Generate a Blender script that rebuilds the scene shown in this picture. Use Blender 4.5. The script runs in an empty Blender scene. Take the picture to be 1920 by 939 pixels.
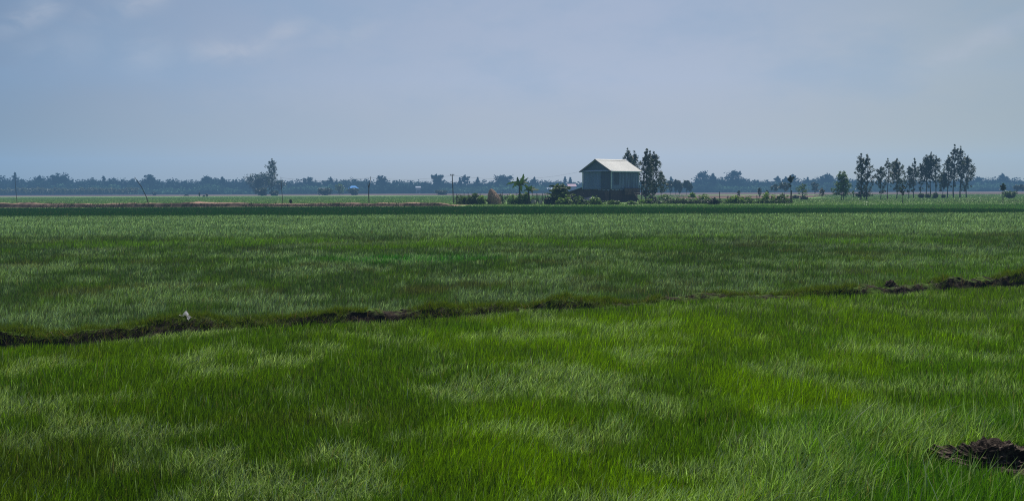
import bpy, math, random
import numpy as np
from mathutils import Vector, Matrix

S = bpy.context.scene
COL = S.collection
R = math.radians
rng = np.random.default_rng(7)
random.seed(7)

# ------------------------------------------------------------------ camera
HC, F = 1.7, 2000.0
pitch, roll = math.atan(112.5 / F), 0.0038
fw = Vector((0, math.cos(pitch), -math.sin(pitch)))
r0 = Vector((1, 0, 0)); u0 = r0.cross(fw)
rt = math.cos(roll) * r0 - math.sin(roll) * u0
up = math.cos(roll) * u0 + math.sin(roll) * r0
cam = bpy.data.cameras.new('camera'); camo = bpy.data.objects.new('camera', cam); COL.objects.link(camo)
camo.matrix_world = Matrix(((rt.x, up.x, -fw.x, 0), (rt.y, up.y, -fw.y, 0), (rt.z, up.z, -fw.z, HC), (0, 0, 0, 1)))
cam.sensor_width = 36; cam.lens = 37.5; cam.clip_start = .1; cam.clip_end = 12000
S.camera = camo

def G(px, py, z=0.0):
    """ground point seen in the photograph at (px, py)"""
    d = fw * F + rt * (px - 960) + up * (469.5 - py)
    t = (z - HC) / d.z
    return Vector((d.x * t, d.y * t, z))

def D(px, Y, z=0.0):
    """ground point at depth Y in the photograph's column px"""
    return Vector(((px - 960 - .4) / F * Y, Y, z))

# ------------------------------------------------------------------ noise
def _h(ix, iy, s):
    n = (ix.astype(np.int64) * 374761393 + iy.astype(np.int64) * 668265263 + s * 982451653) & 0xffffffff
    n = ((n ^ (n >> 13)) * 1274126177) & 0xffffffff
    n = ((n ^ (n >> 16)) * 2246822519) & 0xffffffff
    return ((n >> 8) & 0xffff) / 65535.0

def vn(x, y, s=0):
    x = np.asarray(x, float); y = np.asarray(y, float)
    ix = np.floor(x); iy = np.floor(y); fx = x - ix; fy = y - iy
    fx = fx * fx * (3 - 2 * fx); fy = fy * fy * (3 - 2 * fy)
    a = _h(ix, iy, s); b = _h(ix + 1, iy, s); c = _h(ix, iy + 1, s); d = _h(ix + 1, iy + 1, s)
    return (a * (1 - fx) + b * fx) * (1 - fy) + (c * (1 - fx) + d * fx) * fy

def fbm(x, y, s=0, o=4):
    v = 0; a = .5; t = 0
    for k in range(o):
        v = v + a * vn(np.asarray(x) * 2 ** k + 17.3 * k, np.asarray(y) * 2 ** k - 9.1 * k, s + k); t += a; a *= .5
    return v / t

def sm(a, b, x):
    t = np.clip((np.asarray(x, float) - a) / (b - a), 0, 1)
    return t * t * (3 - 2 * t)

# ------------------------------------------------------------------ materials
class N:
    """tiny node-tree helper"""
    def __init__(self, nt): self.nt = nt; nt.nodes.clear()
    def n(self, t, ins=None, **kw):
        o = self.nt.nodes.new(t)
        for k, v in kw.items(): setattr(o, k, v)
        for k, v in (ins or {}).items():
            if hasattr(v, 'is_output') or isinstance(v, bpy.types.NodeSocket): self.nt.links.new(v, o.inputs[k])
            else: o.inputs[k].default_value = v
        return o
    def math(self, op, a, b=0.0, c=0.0, clamp=False):
        o = self.n('ShaderNodeMath', {0: a, 1: b, 2: c}, operation=op); o.use_clamp = clamp
        return o.outputs[0]
    def mix(self, f, a, b, bt='MIX'):
        o = self.n('ShaderNodeMix', {0: f, 6: a, 7: b}, data_type='RGBA', blend_type=bt)
        return o.outputs[2]
    def noise(self, v, sc, det=4, rough=.55, dist=0.0):
        i = {'Scale': sc, 'Detail': det, 'Roughness': rough, 'Distortion': dist}
        if v is not None: i['Vector'] = v
        return self.n('ShaderNodeTexNoise', i).outputs[0]
    def ramp(self, f, stops):
        o = self.n('ShaderNodeValToRGB', {0: f}); e = o.color_ramp.elements
        while len(e) < len(stops): e.new(.5)
        for el, (p, c) in zip(e, stops): el.position = p; el.color = (c + (1,)) if len(c) == 3 else c
        return o.outputs[0]
    def rng(self, f, a, b, c=0.0, d=1.0, smooth=True):
        o = self.n('ShaderNodeMapRange', {0: f, 1: a, 2: b, 3: c, 4: d})
        if smooth: o.interpolation_type = 'SMOOTHSTEP'
        return o.outputs[0]

def c4(c): return (c[0], c[1], c[2], 1)
_m = {}
def mat(name, c, rough=.85, c2=None, scale=3.0, stretch=(1, 1, 1), spec=.2, bump=0.0, metal=0.0, lo=.35, hi=.65):
    if name in _m: return _m[name]
    m = bpy.data.materials.new(name); m.use_nodes = True; b = N(m.node_tree)
    pos = b.n('ShaderNodeTexCoord').outputs['Object']
    v = b.n('ShaderNodeMapping', {'Vector': pos, 'Scale': stretch}).outputs[0]
    nz = b.noise(v, scale, 5, .6)
    f = b.rng(nz, lo, hi)
    col = b.mix(f, c4(c), c4(c2 or tuple(x * .65 for x in c)))
    ins = {'Base Color': col, 'Roughness': rough, 'Specular IOR Level': spec, 'Metallic': metal}
    if bump:
        ins['Normal'] = b.n('ShaderNodeBump', {'Height': nz, 'Strength': bump, 'Distance': .05}).outputs[0]
    p = b.n('ShaderNodeBsdfPrincipled', ins)
    b.n('ShaderNodeOutputMaterial', {0: p.outputs[0]})
    _m[name] = m
    return m

def leafmat(name, rough=.45, spec=.35, trans=.35, tint=(1.25, 1.2, .5), gain=1.0):
    m = bpy.data.materials.new(name); m.use_nodes = True; b = N(m.node_tree)
    a = b.n('ShaderNodeAttribute', attribute_name='col').outputs['Color']
    p = b.n('ShaderNodeBsdfPrincipled', {'Base Color': a, 'Roughness': rough, 'Specular IOR Level': spec})
    t = b.n('ShaderNodeBsdfTranslucent', {'Color': b.mix(1.0, a, c4(tint), 'MULTIPLY')})
    mx = b.n('ShaderNodeMixShader', {0: trans, 1: p.outputs[0], 2: t.outputs[0]})
    b.n('ShaderNodeOutputMaterial', {0: mx.outputs[0]})
    return m

M_RICE = leafmat('rice_leaf', .42, .30, .42, (1.15, 1.3, .5))
M_TURF = leafmat('turf_leaf', .6, .2, .35, (1.3, 1.2, .4))
M_HAZE_LEAF = leafmat('far_leaf', .9, .0, .15, (1.1, 1.1, .7))
M_LEAF = leafmat('tree_leaf', .5, .35, .25, (1.3, 1.25, .5))
M_BANANA = leafmat('banana_leaf', .55, .15, .3, (1.2, 1.3, .4))
M_STRAW = leafmat('dry_straw', .7, .2, .2, (1, 1, .8))
M_BARK = mat('bark', (.10, .085, .07), .9, (.05, .042, .035), 4)
M_BARKP = mat('pale_bark', (.19, .17, .15), .9, (.09, .075, .065), 3)
M_SOIL = None

def ground_mat(name, cols, sc, stretch=(1, 1, 1), bump=.0, lo=.3, hi=.7, fine=12.0):
    m = bpy.data.materials.new(name); m.use_nodes = True; b = N(m.node_tree)
    pos = b.n('ShaderNodeNewGeometry').outputs['Position']
    v = b.n('ShaderNodeMapping', {'Vector': pos, 'Scale': stretch}).outputs[0]
    n1 = b.noise(v, sc, 6, .6); n2 = b.noise(v, sc * fine, 4, .6)
    f = b.math('ADD', b.math('MULTIPLY', n1, .7), b.math('MULTIPLY', n2, .3))
    k = len(cols)
    col = b.ramp(b.rng(f, lo, hi, smooth=False), [(i / (k - 1), c) for i, c in enumerate(cols)])
    ins = {'Base Color': col, 'Roughness': .95, 'Specular IOR Level': .05}
    if bump: ins['Normal'] = b.n('ShaderNodeBump', {'Height': f, 'Strength': bump, 'Distance': .1}).outputs[0]
    p = b.n('ShaderNodeBsdfPrincipled', ins); b.n('ShaderNodeOutputMaterial', {0: p.outputs[0]})
    return m

# ------------------------------------------------------------------ objects
def tag(o, label=None, cat=None, group=None, kind=None):
    for k, v in (('label', label), ('category', cat), ('group', group), ('kind', kind)):
        if v: o[k] = v
    return o

def empty(name, loc, label, cat, group=None, rz=0.0):
    o = bpy.data.objects.new(name, None); COL.objects.link(o)
    o.location = loc; o.rotation_euler = (0, 0, rz); o.empty_display_size = .3
    return tag(o, label, cat, group)

def link(name, me, parent=None, loc=None):
    o = bpy.data.objects.new(name, me); COL.objects.link(o)
    if parent is not None: o.parent = parent
    if loc is not None: o.location = loc
    return o

def npmesh(name, V, T, C=None, m=None, smooth=False):
    """numpy triangles -> mesh"""
    me = bpy.data.meshes.new(name)
    V = np.ascontiguousarray(V, np.float32); T = np.ascontiguousarray(T, np.int32)
    me.vertices.add(len(V)); me.vertices.foreach_set('co', V.ravel())
    me.loops.add(T.size); me.loops.foreach_set('vertex_index', T.ravel())
    me.polygons.add(len(T)); me.polygons.foreach_set('loop_start', np.arange(0, T.size, 3, dtype=np.int32))
    me.polygons.foreach_set('use_smooth', np.full(len(T), smooth))
    if C is not None:
        a = me.color_attributes.new('col', 'FLOAT_COLOR', 'POINT')
        C4 = np.ones((len(V), 4), np.float32); C4[:, :3] = C; a.data.foreach_set('color', C4.ravel())
    me.update(calc_edges=True); me.validate()
    if m: me.materials.append(m)
    return me

class MB:
    """collects shapes into one mesh"""
    def __init__(self): self.v = []; self.f = []
    def add(self, vs, fs):
        k = len(self.v); self.v += [tuple(x) for x in vs]; self.f += [tuple(i + k for i in f) for f in fs]; return self
    def box(self, c, s, M=None):
        x, y, z = s[0] / 2, s[1] / 2, s[2] / 2
        vs = [Vector((a * x, b * y, d * z)) for a in (-1, 1) for b in (-1, 1) for d in (-1, 1)]
        if M is not None: vs = [M @ v for v in vs]
        vs = [v + Vector(c) for v in vs]
        return self.add(vs, [(0, 1, 3, 2), (4, 6, 7, 5), (0, 4, 5, 1), (2, 3, 7, 6), (0, 2, 6, 4), (1, 5, 7, 3)])
    def tube(self, pts, rad, n=6, caps=True):
        pts = [Vector(p) for p in pts]; rings = []
        for i, p in enumerate(pts):
            t = (pts[min(i + 1, len(pts) - 1)] - pts[max(i - 1, 0)]).normalized()
            a = t.cross(Vector((0, 0, 1)) if abs(t.z) < .9 else Vector((1, 0, 0))).normalized(); b = t.cross(a)
            r = rad[i] if hasattr(rad, '__len__') else rad
            rings.append([p + (a * math.cos(q * 2 * math.pi / n) + b * math.sin(q * 2 * math.pi / n)) * r for q in range(n)])
        vs = [v for r_ in rings for v in r_]; fs = []
        for i in range(len(pts) - 1):
            for q in range(n):
                fs.append((i * n + q, i * n + (q + 1) % n, (i + 1) * n + (q + 1) % n, (i + 1) * n + q))
        if caps:
            fs.append(tuple(range(n))[::-1]); fs.append(tuple((len(pts) - 1) * n + q for q in range(n)))
        return self.add(vs, fs)
    def beam(self, a, b, w, t):
        a = Vector(a); b = Vector(b); d = b - a; L = d.length; d.normalize()
        s = d.cross(Vector((0, 0, 1)) if abs(d.z) < .95 else Vector((0, 1, 0))).normalized(); u = s.cross(d)
        M = Matrix((d, s, u)).transposed()
        return self.box((a + b) / 2, (L, w, t), M)
    def mesh(self, name, m, smooth=False):
        me = bpy.data.meshes.new(name); me.from_pydata(self.v, [], self.f); me.update()
        if m: me.materials.append(m)
        if smooth: me.polygons.foreach_set('use_smooth', np.full(len(me.polygons), True))
        return me
    def build(self, name, m, parent=None, loc=None, smooth=False):
        return link(name, self.mesh(name, m, smooth), parent, loc)

def copy_tree(o, parent=None):
    c = o.copy(); COL.objects.link(c)
    if parent is not None: c.parent = parent
    for ch in list(o.children): copy_tree(ch, c)
    return c

# ------------------------------------------------------------------ sky, sun, haze
SUN_EL, SUN_AZ = R(62), R(28)          # azimuth measured from +Y towards +X
w = bpy.data.worlds.new('World'); S.world = w; w.use_nodes = True
b = N(w.node_tree)
d_ = b.n('ShaderNodeTexCoord').outputs['Generated']
sx, sy, sz = b.n('ShaderNodeSeparateXYZ', {0: d_}).outputs
az = b.math('ARCTAN2', sx, sy)
hor = b.math('SQRT', b.math('ADD', b.math('MULTIPLY', sx, sx), b.math('MULTIPLY', sy, sy)))
el = b.math('ARCTAN2', sz, hor)
sky = b.n('ShaderNodeTexSky', sky_type='NISHITA', sun_disc=False, sun_elevation=SUN_EL, sun_rotation=SUN_AZ,
          air_density=1.0, dust_density=1.5, ozone_density=1.0)
nish = b.mix(1.0, sky.outputs[0], (.10, .10, .10, 1), 'MULTIPLY')
low = b.ramp(b.rng(el, 0.0, .30, smooth=False), [(0, (.405, .37, .31)), (.12, (.440, .448, .447)), (.34, (.415, .470, .576)), (.62, (.362, .432, .572)), (1, (.315, .39, .55))])
da = b.math('SUBTRACT', az, .13)
fall = b.math('SUBTRACT', 1.0, b.math('MULTIPLY', b.math('MULTIPLY', da, da), 1.32))
fall = b.math('MAXIMUM', fall, .45)
low = b.mix(1.0, low, b.n('ShaderNodeCombineColor', {0: b.math('POWER', fall, 1.12), 1: b.math('POWER', fall, .79), 2: b.math('MULTIPLY', b.math('POWER', fall, .56), b.rng(az, .12, .46, 1.0, .89))}).outputs[0], 'MULTIPLY')
# thin clouds, laid out by direction in the sky
cv = b.n('ShaderNodeCombineXYZ', {0: az, 1: el, 2: 0.0}).outputs[0]
def blob(a0, e0, wa, we, rot):
    ca, sa = math.cos(rot), math.sin(rot)
    x = b.math('SUBTRACT', az, a0); y = b.math('SUBTRACT', el, e0)
    p = b.math('DIVIDE', b.math('ADD', b.math('MULTIPLY', x, ca), b.math('MULTIPLY', y, sa)), wa)
    q = b.math('DIVIDE', b.math('SUBTRACT', b.math('MULTIPLY', y, ca), b.math('MULTIPLY', x, sa)), we)
    s_ = b.math('ADD', b.math('MULTIPLY', p, p), b.math('MULTIPLY', q, q))
    return b.math('POWER', 2.71828, b.math('MULTIPLY', s_, -1.0))
def sk(px, py): return (math.atan2(px - 960, F), math.atan((357 - (px - 960) * .0038 - py) / F))
bl = None
for (px, py, wx, wy, ro, st) in [(75, 60, 62, 20, .55, 1.0), (265, 25, 75, 24, .4, 1.0), (285, 118, 52, 34, .1, .7), (440, 106, 100, 24, .12, .95),
                                 (545, 66, 50, 16, .3, 1.0), (655, 68, 62, 28, .2, .75), (150, 110, 110, 30, .1, .35), (900, 20, 120, 26, .05, .35),
                                 (1830, 105, 120, 22, .45, .7), (1560, 80, 130, 18, .2, .35), (1050, 20, 220, 22, 0, .25), (620, 180, 260, 40, .1, .2)]:
    a0, e0 = sk(px, py)
    g = b.math('MULTIPLY', blob(a0, e0, wx / F, wy / F, ro), st)
    bl = g if bl is None else b.math('MAXIMUM', bl, g)
cn = b.noise(b.n('ShaderNodeMapping', {'Vector': cv, 'Scale': (1, 1.7, 1), 'Rotation': (0, 0, -.35)}).outputs[0], 22, 5, .5, .4)
cn2 = b.noise(b.n('ShaderNodeMapping', {'Vector': cv, 'Scale': (1, 2.2, 1)}).outputs[0], 7, 4, .55)
cm = b.math('MULTIPLY', bl, b.rng(cn, .30, .70))
low = b.mix(b.math('MULTIPLY', cm, .62), low, (.47, .50, .57, 1))
low = b.mix(b.math('MULTIPLY', b.math('MULTIPLY', b.rng(cn2, .40, .68), b.rng(el, .03, .12)), .30), low, (.23, .36, .52, 1))
skyc = b.mix(b.rng(el, .22, .75), low, nish)
below = b.rng(el, -.08, -.005)
skyc = b.mix(below, (.03, .045, .03, 1), skyc)
bg = b.n('ShaderNodeBackground', {'Color': skyc, 'Strength': 1.0})
b.n('ShaderNodeOutputWorld', {0: bg.outputs[0]})

sl = bpy.data.lights.new('sun', 'SUN'); sl.energy = 4.2; sl.angle = R(.6); sl.color = (1, .95, .87)
so = bpy.data.objects.new('sun', sl); COL.objects.link(so)
sd = Vector((math.sin(SUN_AZ) * math.cos(SUN_EL), math.cos(SUN_AZ) * math.cos(SUN_EL), math.sin(SUN_EL)))
so.rotation_euler = sd.to_track_quat('Z', 'Y').to_euler(); so.location = sd * 200

hm = bpy.data.materials.new('haze'); hm.use_nodes = True; b = N(hm.node_tree)
ab = b.n('ShaderNodeVolumeAbsorption', {'Color': (.55, .65, .8, 1), 'Density': .0007})
em = b.n('ShaderNodeEmission', {'Color': (.00009, .000182, .00030, 1), 'Strength': 1.0})  # airlight put in as a faint glow of the haze, not scattered sun
ad = b.n('ShaderNodeAddShader', {0: ab.outputs[0], 1: em.outputs[0]})
b.n('ShaderNodeOutputMaterial', {1: ad.outputs[0]})
tag(MB().box((0, 420, 14), (1500, 1000, 32)).build('haze', hm), kind='structure')

S.view_settings.view_transform = 'Standard'; S.view_settings.look = 'None'; S.view_settings.exposure = 0
S.cycles.use_denoising = False; S.cycles.filter_width = 1.15
S.cycles.max_bounces = 6; S.cycles.diffuse_bounces = 3; S.cycles.glossy_bounces = 2; S.cycles.transmission_bounces = 3
S.cycles.caustics_reflective = False; S.cycles.caustics_refractive = False

# ------------------------------------------------------------------ ground and fields
def sheet(name, pts, z, m):
    return tag(MB().add([(p[0], p[1], z) for p in pts], [tuple(range(len(pts)))]).build(name, m), kind='structure')

sheet('ground', [(-5000, -300), (5000, -300), (5000, 9000), (-5000, 9000)], 0,
      ground_mat('dry_earth', [(.07, .05, .038), (.11, .075, .06), (.20, .14, .11)], .02, (1, .25, 1)))
M_MUD = ground_mat('paddy_mud', [(.010, .016, .006), (.020, .030, .010), (.03, .04, .014)], 1.1)
sheet('rice_field', [(-130, -20), (130, -20), (130, 112), (-130, 112)], .004, M_MUD)
sheet('far_field', [(-420, 112), (420, 112), (420, 300), (180, 310), (60, 345), (-60, 385), (-420, 405)], .008,
      ground_mat('far_green', [(.12, .19, .055), (.15, .235, .075), (.19, .27, .10)], .035, (.35, 2.2, 1)))
sheet('ploughed_field', [D(1275, 196).xy, D(1500, 196).xy, D(1560, 300).xy, D(1250, 300).xy], .012,
      ground_mat('ploughed_earth', [(.07, .048, .038), (.12, .075, .058), (.22, .145, .105)], .08, (.4, 1.6, 1)))
M_SAND = ground_mat('sandy_track', [(.30, .21, .14), (.42, .31, .21), (.50, .38, .27)], .8)

# ---- the bund between the two paddies: (column, base row, top row)
BP = [(-420, 690, 662), (-200, 668, 640), (0, 656, 617), (90, 652, 616), (170, 649, 619), (230, 640, 611), (300, 631, 601), (370, 624, 598), (440, 620, 600), (560, 614, 590),
      (660, 609, 585), (760, 605, 577), (860, 598, 572), (940, 589, 569), (985, 583, 577), (1040, 584, 566), (1120, 579, 563), (1190, 574, 564), (1240, 568, 560), (1300, 564, 551), (1350, 562, 550),
      (1410, 562, 555), (1470, 560, 551), (1545, 558, 542), (1600, 556, 533), (1645, 554, 528), (1692, 552, 536), (1730, 548, 527), (1830, 542, 517), (1880, 540, 510), (1920, 538, 506), (2050, 524, 503), (2400, 495, 477)]
bx, by, bh = [], [], []
for (px, yb, yt) in BP:
    g = G(px, yb); bx.append(g.x); by.append(g.y); bh.append(max(.03, (yb - yt) * g.y / F * (.84 if px < 1250 else .80)))
bx, by, bh = map(np.array, (bx, by, bh))
BX = np.linspace(bx[0], bx[-1], 1300); BY = np.interp(BX, bx, by) + .10 * (fbm(BX * 1.6, BX * 0, 8, 3) - .5); BH = np.interp(BX, bx, bh) * (.62 + .76 * fbm(BX * 2.1, BX * 0, 18, 4))
def bundY(x): return np.interp(x, BX, BY)

def ridge(name, X, Y, H, width, steps, ns, rough, m, seed, fr=.30):
    """raised earth ridge swept along X, ragged front face"""
    n = len(X); prof = np.linspace(0, 1, steps)
    U, Pf = np.meshgrid(X, prof, indexing='ij')
    Wd = width * (.8 + .5 * fbm(U * 1.3, Pf * 0, seed))
    front = sm(0, fr, Pf); back = 1 - sm(.72, 1, Pf)
    z = H[:, None] * front * back
    yy = Y[:, None] - .10 + Pf * Wd
    nz = fbm(U * ns, Pf * Wd * ns * 1.2 + H[:, None] * 3, seed + 3, 5) - .5
    n2 = fbm(U * ns * .33, Pf * 2, seed + 9, 3) - .5
    k = np.sin(np.pi * np.clip(Pf, .02, .98))
    z = z * (1 + 1.0 * n2 * k) + rough * nz * k * 1.3
    yy = yy + rough * 2.0 * (fbm(U * ns + 50, Pf * 5, seed + 5, 4) - .5) * k
    z = np.where((Pf < .01) | (Pf > .99), -.03, z)
    V = np.stack([U, yy, z], -1).reshape(-1, 3)
    i = np.arange(n - 1)[:, None] * steps + np.arange(steps - 1)[None]
    a, b_, c, d = i, i + steps, i + steps + 1, i + 1
    T = np.concatenate([np.stack([a, b_, c], -1).reshape(-1, 3), np.stack([a, c, d], -1).reshape(-1, 3)])
    return tag(link(name, npmesh(name, V, T, None, m, False)), kind='structure'), V.reshape(n, steps, 3)

def soil_mat(name, dark, light, top_col, top_lo, top_hi, sc):  # top colour on upward faces: moss, sand and paler soil
    m = bpy.data.materials.new(name); m.use_nodes = True; b = N(m.node_tree)
    g = b.n('ShaderNodeNewGeometry'); pos = g.outputs['Position']
    nzc = b.n('ShaderNodeSeparateXYZ', {0: g.outputs['Normal']}).outputs[2]
    n1 = b.noise(pos, sc, 6, .65); n2 = b.noise(pos, sc * .25, 3, .5)
    soil = b.mix(b.rng(n1, .35, .72), c4(dark), c4(light))
    f = b.math('MULTIPLY', b.rng(nzc, top_lo, top_hi), b.rng(n2, .35, .6))
    col = b.mix(f, soil, c4(top_col))
    bp = b.n('ShaderNodeBump', {'Height': n1, 'Strength': .8, 'Distance': .04}).outputs[0]
    p = b.n('ShaderNodeBsdfPrincipled', {'Base Color': col, 'Roughness': .95, 'Specular IOR Level': .08, 'Normal': bp})
    b.n('ShaderNodeOutputMaterial', {0: p.outputs[0]})
    return m
M_BUND = soil_mat('bund_soil', (.012, .009, .008), (.065, .048, .038), (.07, .125, .018), .40, .80, 14)
bund, BV = ridge('field_bund', BX, BY, BH, .42, 22, 6.5, .09, M_BUND, 3)

# ---- the red earth bank and track in front of the far field
bkx = np.linspace(-150, -5.6, 1200)
bkh = (.26 + .36 * fbm(bkx * .16, bkx * 0, 71, 4)) * sm(-5.6, -9, bkx) * (1 - .22 * sm(-34, -14, bkx))
M_BANK = soil_mat('bank_earth', (.065, .046, .038), (.19, .130, .102), (.36, .235, .165), .86, .99, 1.6)
bank, KV = ridge('earth_bank', bkx, np.full(1200, 116.5) + .8 * (fbm(bkx * .08, bkx * 0, 5) - .5), bkh, 3.2, 26, .9, .22, M_BANK, 21, .12)
sheet('sandy_track', [D(470, 121.5).xy, D(858, 121.0).xy, D(900, 128).xy, D(858, 129.5).xy, D(500, 124.5).xy], .016, M_SAND)
for i, (pa, pb, Y, wd) in enumerate([(1490, 1560, 172, 3.0), (1655, 1692, 177, 3.2), (1775, 1832, 172, 3.0), (1828, 1882, 186, 2.5), (1372, 1400, 262, 10), (1330, 1500, 214, 3)]):
    sheet('sandy_path', [D(pa, Y).xy, D(pb, Y * 1.0).xy, D(pb - 6, Y + wd).xy, D(pa + 8, Y + wd).xy], .018 + i * .001, M_SAND)

# ------------------------------------------------------------------ grass
def blades(P, h, wd, lean, azm, C, segs, tipw=.0, base_dark=.55):
    n = len(P); ts = np.linspace(0, 1, segs + 1); L = np.hypot(lean[:, 0], lean[:, 1])
    side = np.stack([np.cos(azm), np.sin(azm), 0 * azm], -1)
    V, CC = [], []
    for t in ts:
        c = P.copy()
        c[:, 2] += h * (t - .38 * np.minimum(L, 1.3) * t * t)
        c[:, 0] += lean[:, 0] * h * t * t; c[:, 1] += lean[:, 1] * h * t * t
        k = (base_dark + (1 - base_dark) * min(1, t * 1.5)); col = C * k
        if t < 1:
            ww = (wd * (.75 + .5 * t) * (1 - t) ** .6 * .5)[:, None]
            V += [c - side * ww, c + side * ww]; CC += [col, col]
        else:
            V.append(c); CC.append(col)
    m = len(V); V = np.stack(V, 1).reshape(-1, 3); CC = np.stack(CC, 1).reshape(-1, 3)
    base = (np.arange(n) * m)[:, None]; T = []
    for s in range(segs):
        a = 2 * s
        if s < segs - 1:
            T += [np.array([a, a + 1, a + 3]), np.array([a, a + 3, a + 2])]
        else: T.append(np.array([a, a + 1, a + 2]))
    T = (base[:, None, :] + np.stack(T)[None]).reshape(-1, 3)
    return V, T, CC

def scatter(d0, d1, k, pw=1.6, half=.56, pad=2.0):
    """points over the view wedge, density k*(6/d)^pw per square metre"""
    dd = np.linspace(d0, d1, 4000); pdf = k * (6 / dd) ** pw * 2 * (half * dd + pad)
    cum = np.concatenate([[0], np.cumsum((pdf[1:] + pdf[:-1]) / 2 * np.diff(dd))]); n = int(cum[-1])
    y = np.interp(rng.random(n) * cum[-1], cum, dd); x = (rng.random(n) * 2 - 1) * (half * y + pad)
    return x, y

def lerp(C, c, w_):
    w_ = np.asarray(w_, float)[:, None]
    return C * (1 - w_) + np.array(c) * w_

def pal(w_, cols):
    s = sum(w_); return sum((a / s)[:, None] * np.array(c)[None] for a, c in zip(w_, cols))

MOUND = G(1862, 897)
def rice(name, d0, d1, k, segs, near):
    x, y = scatter(d0, d1, k)
    Yb = bundY(x)
    keep = (y < Yb - .16 + .13 * (vn(x * 2.2, y * 0, 61) - .35)) if near else (y > Yb + .34)
    if near:
        mx = (x - MOUND.x) / .36; my = (y - MOUND.y) / .25
        keep &= (mx * mx + my * my > 1.0)
    x, y = x[keep], y[keep]; Yb = Yb[keep]; n = len(x)
    ys = y if near else y
    n1 = fbm(x * .8, y * 1.25, 11, 4) if near else fbm(x * .5, y * .55, 11, 4); n2 = fbm(x * .9 + 40, y * .6, 23, 4); n3 = fbm(x * .22, y * .3, 37, 3); n4 = fbm(x * 2.6, y * 2.4, 51, 3)
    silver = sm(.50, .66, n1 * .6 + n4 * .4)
    yel = sm(.48, .66, n2 * .75 + n3 * .25)
    brown = sm(.58, .72, fbm(x * .7 - 30, y * .8, 77, 4))
    lush = sm(.50, .7, n3)
    one = np.ones(n)
    if near:
        rightward = sm(-.35, .35, x / y)           # lusher, yellower towards the right, duller to the left and close by
        yel = np.clip(yel * (.5 + .9 * rightward) + .25 * rightward * sm(8, 13, y), 0, 1)
        silver = np.clip(silver * (1.1 - .5 * rightward), 0, 1)
        tall = sm(.15, .3, x / y) * sm(8.0, 6.6, y)
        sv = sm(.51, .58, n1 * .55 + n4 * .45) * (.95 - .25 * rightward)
        C = lerp(np.array((.060, .112, .005)), (.100, .172, .0015), yel * (1 - .75 * tall))
        C = lerp(C, (.056, .135, .006), .4 * lush * (1 - yel))
        C = lerp(C, (.105, .105, .020), .20 * brown * (1 - .6 * rightward))
        C = lerp(C, (.225, .285, .165), sv * (rng.random(n) < .66) * (.5 + .5 * rng.random(n)))  # sky sheen on the blades put into a pale leaf colour
        C = C * (1.10 + .12 * rightward)[:, None]
        C = lerp(C, (.046, .135, .010), .6 * tall * (1 - sv))
        C = C * (1 - .25 * sm(.1, -.45, x / y) * sm(11, 7, y))[:, None]
    else:
        band = np.exp(-((y - 34.5 - 2.5 * (n1 - .5) * 4) / 2.6) ** 2) * sm(.30, .55, fbm(x * .25, y * .1, 91, 3))
        blue = sm(36, 44, y) * sm(76, 72, y)
        green26 = np.exp(-((y - 26) / 1.3) ** 2 - ((x + 2.6) / 2.0) ** 2) * 1.5
        fe = np.clip(109 - .55 * x, 86, 124); dk = sm(71, 75, y + 2 * (n3 - .5)) * sm(fe + 1.5, fe - 3, y)
        lt = sm(fe - 3, fe + 1.5, y); ln = (np.exp(-((y - fe + 1.5) / .8) ** 2) + np.exp(-((y - 75.5) / .7) ** 2)) * sm(2, 22, x) * sm(.3, .5, vn(x * .12, y * 0, 3))
        yr = sm(.2, .45, x / y) * sm(30, 24, y)
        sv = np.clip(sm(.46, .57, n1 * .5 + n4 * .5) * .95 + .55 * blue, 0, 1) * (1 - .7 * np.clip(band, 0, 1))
        C = lerp(np.array((.050, .090, .026)), (.085, .150, .012), .6 * yel * (1 - blue))
        C = lerp(C, (.085, .082, .034), .7 * brown * (1 - blue))
        C = lerp(C, (.105, .205, .010), np.clip(1.2 * band + .5 * yr, 0, 1))
        C = lerp(C, (.035, .160, .010), np.clip(green26, 0, 1))
        C = lerp(C, (.205, .285, .200), sv * (rng.random(n) < .75) * (.5 + .5 * rng.random(n)))  # silvery blades: reflected sky painted as pale blade colour
        C = C * (1 + .6 * blue)[:, None]
        C = C * (1 - dk)[:, None] + dk[:, None] * np.array((.022, .072, .022))
        C = C * (1 - lt)[:, None] + lt[:, None] * np.array((.075, .165, .050))
        C = C * (1 - .75 * np.clip(ln, 0, 1))[:, None]  # thin shadow lines of low bunds, darkened into the blade colour
        silver = silver * (1 - dk)
    C *= 1.35 * np.exp(rng.normal(0, .36 * (1 - (0 if near else .6 * dk)), n))[:, None]
    dry = rng.random(n) < .02
    C[dry] = np.array((.26, .23, .11)) * (.6 + .6 * rng.random(dry.sum()))[:, None]
    h = (.118 if near else .132) * (.6 + .75 * rng.random(n)) * (.75 + .5 * n2)
    if near:
        h *= (1 + .95 * tall) * (.60 + .40 * sm(.15, .6, Yb - y)) * (.75 + .5 * vn(x * 3, y * 3, 6))
        acc = rng.random(n) < .015 + .010 * tall
        C[acc] = np.array((.25, .33, .19)) * (.6 + .7 * rng.random(acc.sum()))[:, None]; h[acc] *= 1.25 + .1 * tall[acc]  # longer accent blades, their silvery glint put into the colour
        dm = np.hypot((x - MOUND.x) / .5, (y - MOUND.y) / .4)
        h *= np.where((y < MOUND.y) & (dm < 1.6), .55, 1.0)
    else: h *= .85 + .15 * sm(20, 40, y)
    wd = np.maximum((.0045 + .0035 * rng.random(n)) * (1 + .35 * (tall if near else 0)), (.50 if segs > 1 else .72) * y / 1067.)
    wx = .10 + .30 * silver + .5 * (n2 - .5); ang = rng.random(n) * 6.283
    lm = (.08 + .50 * rng.random(n) ** 1.5) * (.8 + .8 * silver)
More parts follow.
